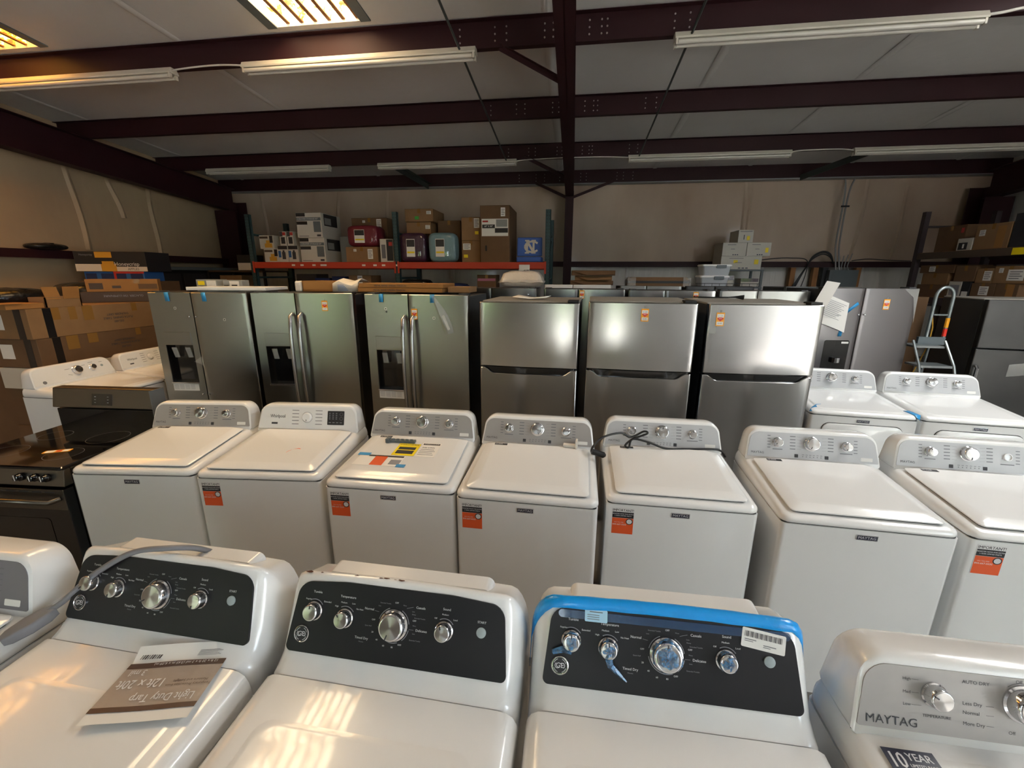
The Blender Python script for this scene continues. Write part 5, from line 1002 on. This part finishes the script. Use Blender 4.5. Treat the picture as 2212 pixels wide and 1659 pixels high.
# ---------------------------------------------------------------- things lying on the washers
ZL3 = lambda y: .939 + .036 * y / .53 + .0262
lf = thing('leaflet', 'white and orange leaflet held by blue tape on a washer lid', 'paper', (-.889, 1.841, 0), .98)
def onlid(name, x0, x1, y0, y1, m, parent, dz=.0008, sh=0, t=.0008):
    v = [(x0 + sh, y0, ZL3(y0) + dz), (x1 + sh, y0, ZL3(y0) + dz), (x1, y1, ZL3(y1) + dz), (x0, y1, ZL3(y1) + dz)]
    b = MB().add(v + [(a, c, z + t) for a, c, z in v], [(3, 2, 1, 0), (4, 5, 6, 7), (0, 1, 5, 4), (1, 2, 6, 5), (2, 3, 7, 6), (3, 0, 4, 7)]); return b.build(name, m, parent, smooth=0)
onlid('sheet', -.255, .005, .13, .245, 'paper', lf); onlid('print_block', -.16, -.09, .135, .235, 'orange_print', lf, .0018); onlid('print_block', -.2, .0, .228, .243, 'dark_box', lf, .0018); onlid('print_block', -.06, .0, .15, .2, 'print_grey', lf, .0018); onlid('blue_tape', -.27, -.2, .235, .265, 'tape_blue', lf, .002); onlid('blue_tape', -.01, .04, .125, .155, 'tape_blue', lf, .002)
eg = thing('energy_label', 'yellow energy guide sheet on a washer lid', 'paper', (-.889, 1.841, 0), .98); onlid('sheet', -.085, .045, .255, .40, 'yellow_print', eg, .0012, sh=.0); onlid('print_block', -.07, .03, .275, .315, 'dark_box', eg, .0022); onlid('print_block', -.07, .03, .325, .355, 'dark_box', eg, .0022); text('ENERGYGUIDE', .017, 'ink', frame((-.02, .385, ZL3(.385) + .0026), (1, 0, 0), (0, 1, .068)), eg, .02)
el = thing('spec_sheet', 'white energy guide sheet with a black header on a washer lid', 'paper', (-.889, 1.841, 0), .98); onlid('sheet', .05, .165, .25, .42, 'paper', el, .0012); onlid('print_block', .058, .157, .395, .412, 'black_print', el, .0022); text('ENERGYGUIDE', .013, 'print_white', frame((.108, .404, ZL3(.404) + .0034), (1, 0, 0), (0, 1, .068)), el, .02); text('340 kWh', .02, 'ink', frame((.1, .36, ZL3(.36) + .0026), (1, 0, 0), (0, 1, .068)), el, .01)
for k in range(4): onlid('print_line', .06, .15 - .01 * (k % 2), .275 + .02 * k, .279 + .02 * k, 'print_grey', el, .0022)
gb = thing('hinge_bracket', 'grey plastic bracket with slots lying behind the leaflets', 'bracket', (-.889, 1.841, 0), .98)
b = MB().box(-.17, .0, .405, .435, 0, .012, M=T(0, 0, .9955)); 
for k in range(6): b.box(-.165 + k * .028, -.15 + k * .028, .405, .41, .012, .024, M=T(0, 0, .9955))
b.box(-.175, -.155, .395, .44, .0, .022, M=T(0, 0, .9955)); b.build('bracket', 'electric_grey', gb, smooth=0)
cl = thing('plastic_clip', 'small cream plastic clip on a washer lid', 'clip', (.015, 2.318, 1.0005), -5); MB().box(-.04, .035, -.012, .02, 0, .016).box(.03, .042, -.02, .03, -.002, .045).build('clip', 'off_white', cl, smooth=0, bevel=.003)
cw = cable('power_cord', 'black power cord tied in a loop across a washer console', [(.15, 2.32, .96), (.135, 2.26, 1.02), (.19, 2.3, 1.075), (.30, 2.36, 1.088), (.36, 2.375, 1.06), (.43, 2.385, 1.095), (.45, 2.38, 1.085), (.37, 2.372, 1.05), (.33, 2.36, 1.015), (.35, 2.355, 1.005), (.37, 2.37, 1.05), (.46, 2.375, 1.035), (.56, 2.375, 1.002), (.68, 2.39, 1.0), (.82, 2.405, 1.002), (.87, 2.42, .99), (.905, 2.43, .95)], .0065, 'cord_black', 'cord', 6)
MB().lathe([(.016, 0), (.017, .07), (.008, .08)], 12).build('cord_end', 'cord_black', cw, frame((.135, 2.24, 1.015), (0, 1, .2), (.3, 0, 1)))
# ---------------------------------------------------------------- things on the near dryers
gc = cable('power_cord', 'flat grey dryer cord with moulded plug lying over a black console', [(-1.02, 1.07, .95), (-1.05, 1.05, 1.06), (-1.09, .985, 1.152), (-1.16, .942, 1.178), (-1.25, .92, 1.17), (-1.345, .895, 1.118), (-1.42, .885, 1.06), (-1.47, .87, 1.015), (-1.495, .85, .998)], .0085, 'cord_grey', 'cord', 8)
MB().loft([[(x * s, y, z * s2) for x, z in rrect(-.028, .028, -.016, .016, .008, 3)] for y, s, s2 in ((0, .5, .8), (.02, .9, 1), (.06, 1.1, 1), (.1, .8, .9), (.115, .45, .7))]).build('plug', 'cord_grey', gc, frame((-1.49, .862, .992), (.9, -.42, 0), (-.45, -.87, -.2)), smooth=50)
tp = thing('tarp_wrapper', 'brown and white paper wrapper lettered Light Duty Tarp', 'paper', (-1.0, .735, .9565), 13)
ZT = lambda x, y: .0022 + .68 * max(0, y - .058)
def sheet(name, x0, x1, y0, y1, m, dz, parent=tp, nx=6, ny=5):
    rings = []
    for j in range(ny + 1):
        y = y0 + (y1 - y0) * j / ny; rings.append([(x0 + (x1 - x0) * i / nx + .02 * (y - .0), y, ZT(0, y) + dz + .0012 * math.sin(30 * (x0 + (x1 - x0) * i / nx) + 20 * y)) for i in range(nx + 1)])
    o = MB().loft(rings, False, False, closed=False).build(name, m, parent, smooth=60); return o
sheet('sheet', -.115, .125, -.11, .088, 'paper', .0, ny=12); sheet('print_block', -.115, .125, -.082, .048, 'tarp_paper', .0008); sheet('print_block', -.115, .125, .034, .05, 'tarp_brown', .0016); sheet('print_block', -.115, .125, -.084, -.071, 'tarp_brown', .0016)
TM = lambda x, y: T(x, y, .0052) @ RZ(180)
text('Light Duty Tarp', .029, 'print_white', TM(.03, -.053), tp, .004, sx=.8); text('12ft x 20ft', .034, 'print_white', TM(-.045, -.012), tp, .004, sx=.8); text('3 mil', .024, 'print_white', TM(-.075, .02), tp, .004, sx=.85); text('12 ft x 20 ft x 3 mil (3.65 m x 6.09 m)', .0105, 'print_white', T(.03, .042, .0065) @ RZ(180), tp); text('Temporary Protection from', .0095, 'tarp_brown', TM(.072, -.022), tp); text('Moisture and Sunlight', .0095, 'tarp_brown', TM(.072, -.011), tp)
ticks(tp, T(-.075, .064, .009), [(.006 * i - .02, -.008, .006 * i - .02, .012, .002 + .0012 * (i % 3)) for i in range(9)], 'ink', 'barcode'); ticks(tp, T(.08, .066, .012), [(-.03, .004 * i - .01, .03 - .006 * (i % 3), .004 * i - .01, .0016) for i in range(6)], 'print_grey', 'fine_print')
# chipped paint along the middle dryer's top edge
b = MB()
for x, y, r in ((-.272, .641, .011), (-.235, .641, .005), (-.13, .641, .005), (-.06, .641, .006), (-.045, .642, .008), (-.02, .641, .004), (.0, .641, .008)):
    P = [(x + r * random.uniform(.6, 1.6) * math.cos(R(a)), y + r * .35 * random.uniform(.5, 1.4) * math.sin(R(a)), 1.1518 + .011 * (1 - (x / .338) ** 2)) for a in range(0, 360, 45)]; b.add(P, [tuple(range(8))])
b.build('paint_chips', 'scuff', gB, smooth=0)['kind'] = 'stuff'
# film and stickers on the third black dryer
PFc = frame((0, .5455, .973), (1, 0, 0), (0, .0765, .161))
FP = [(.6245, 1.133), (.632, 1.145), (.640, 1.151), (.650, 1.148), (.668, 1.132)]
def film_ring(x, drop=0.0, grow=0.0):
    e = min(1, max(0, (abs(x) - .285) / .053)); k = 1 - math.sqrt(max(0, 1 - e * e)); out = []
    for i, (y, z) in enumerate(FP):
        arch = .012 * (1 - (x / .338) ** 2) * (z - .948) / .218
        zz = .948 - .06 * k + (z - .948 + arch) * (1 - .5 * k * ((z - .948) / .218) ** .6)
        out.append((x + math.copysign(.004 * e + grow, x), y + .05 * k - .0035 + .0012 * math.sin(70 * x + 3 * i), zz + .004 - drop * (1 if i < 3 else .9) - (.03 * e if i == 0 else .012 * e if i == 1 else 0)))
    return out
rings = [film_ring(-.338, .075, .003), film_ring(-.338, .05, .002), film_ring(-.338, .02, .001)] + [film_ring(x) for x in (-.336, -.328, -.318, -.302, -.285, -.25, -.2, -.15, -.1, -.05, 0, .05, .1, .15, .2, .25, .285, .302, .318, .328, .336)] + [film_ring(.338, .03, .001), film_ring(.338, .06, .003), film_ring(.338, .09, .006), film_ring(.338, .115, .014)]
o = MB().loft(rings, False, False, closed=False).build('blue_film', 'film_blue', gC, smooth=60); o['label'] = 'bright blue protective film along the console edge'; o.modifiers.new('s', 'SOLIDIFY').thickness = .0012
plate('film_band', -.27, .28, .165, .184, .0006, 'film_blue_thin', PFc @ T(0, -.002, .0042), gC, .01)
s = plate('caution_sticker', -.028, .028, -.0145, .0145, .0006, 'caution_blue', PFc @ T(-.176, .174, .0052), gC, .003); ticks(s, T(0, 0, .0006), [(-.016, .009, .016, .009, .002)] + [(-.022, .002 - .005 * i, .008, .002 - .005 * i, .0014) for i in range(3)], 'ink_light', 'sticker_print')
s = plate('barcode_sticker', -.06, .06, -.027, .027, .0006, 'paper', PFc @ T(.218, .158, .0052) @ RZ(-8) @ Matrix.Diagonal((.82, .8, 1, 1)), gC, .004); s['label'] = 'white barcode sticker'
ticks(s, T(0, .011, .0007), [(-.052 + .0042 * i, -.008, -.052 + .0042 * i, .008, .0011 + .0009 * ((i * 7) % 3)) for i in range(25)], 'ink', 'barcode'); ticks(s, T(0, 0, .0007), [(-.052, -.004, -.02, -.004, .0022), (-.052, -.009, -.028, -.009, .0018), (.0, -.012, .035, -.012, .0022), (.0, -.017, .02, -.017, .0018)], 'ink_light', 'sticker_print')
def crumple(u, v, r, tail=None):
    rnd = random.Random(int(u * 1000) + 9); rings = []
    for j in range(6):
        ph = j / 5 * math.pi / 2; rings.append([(r * 1.06 * math.cos(ph) * math.cos(th) * rnd.uniform(.86, 1.1), r * 1.06 * math.cos(ph) * math.sin(th) * rnd.uniform(.86, 1.1), .004 + .026 * math.sin(ph) ** .6 * rnd.uniform(.85, 1.12)) for th in [2 * math.pi * k / 14 for k in range(14)]])
    b = MB().loft(rings, cap0=False)
    if tail:
        P = [(0, -r * .8, .02)] + tail; b.tube(P, [.009, .008, .006, .002][:len(P)], 5)
    o = b.build('film_cap', 'film_crumple', gC, PFc @ T(u, v, .0035), smooth=0); o['label'] = 'crumpled blue film over a knob'
crumple(-.236, .112, .0215, [(-.02, -.02, .008), (-.045, -.03, .004)]); crumple(-.145, .104, .0215, [(.005, -.035, .012), (.022, -.05, .006), (.045, -.07, .004)]); crumple(-.006, .103, .035); crumple(.132, .106, .0215)
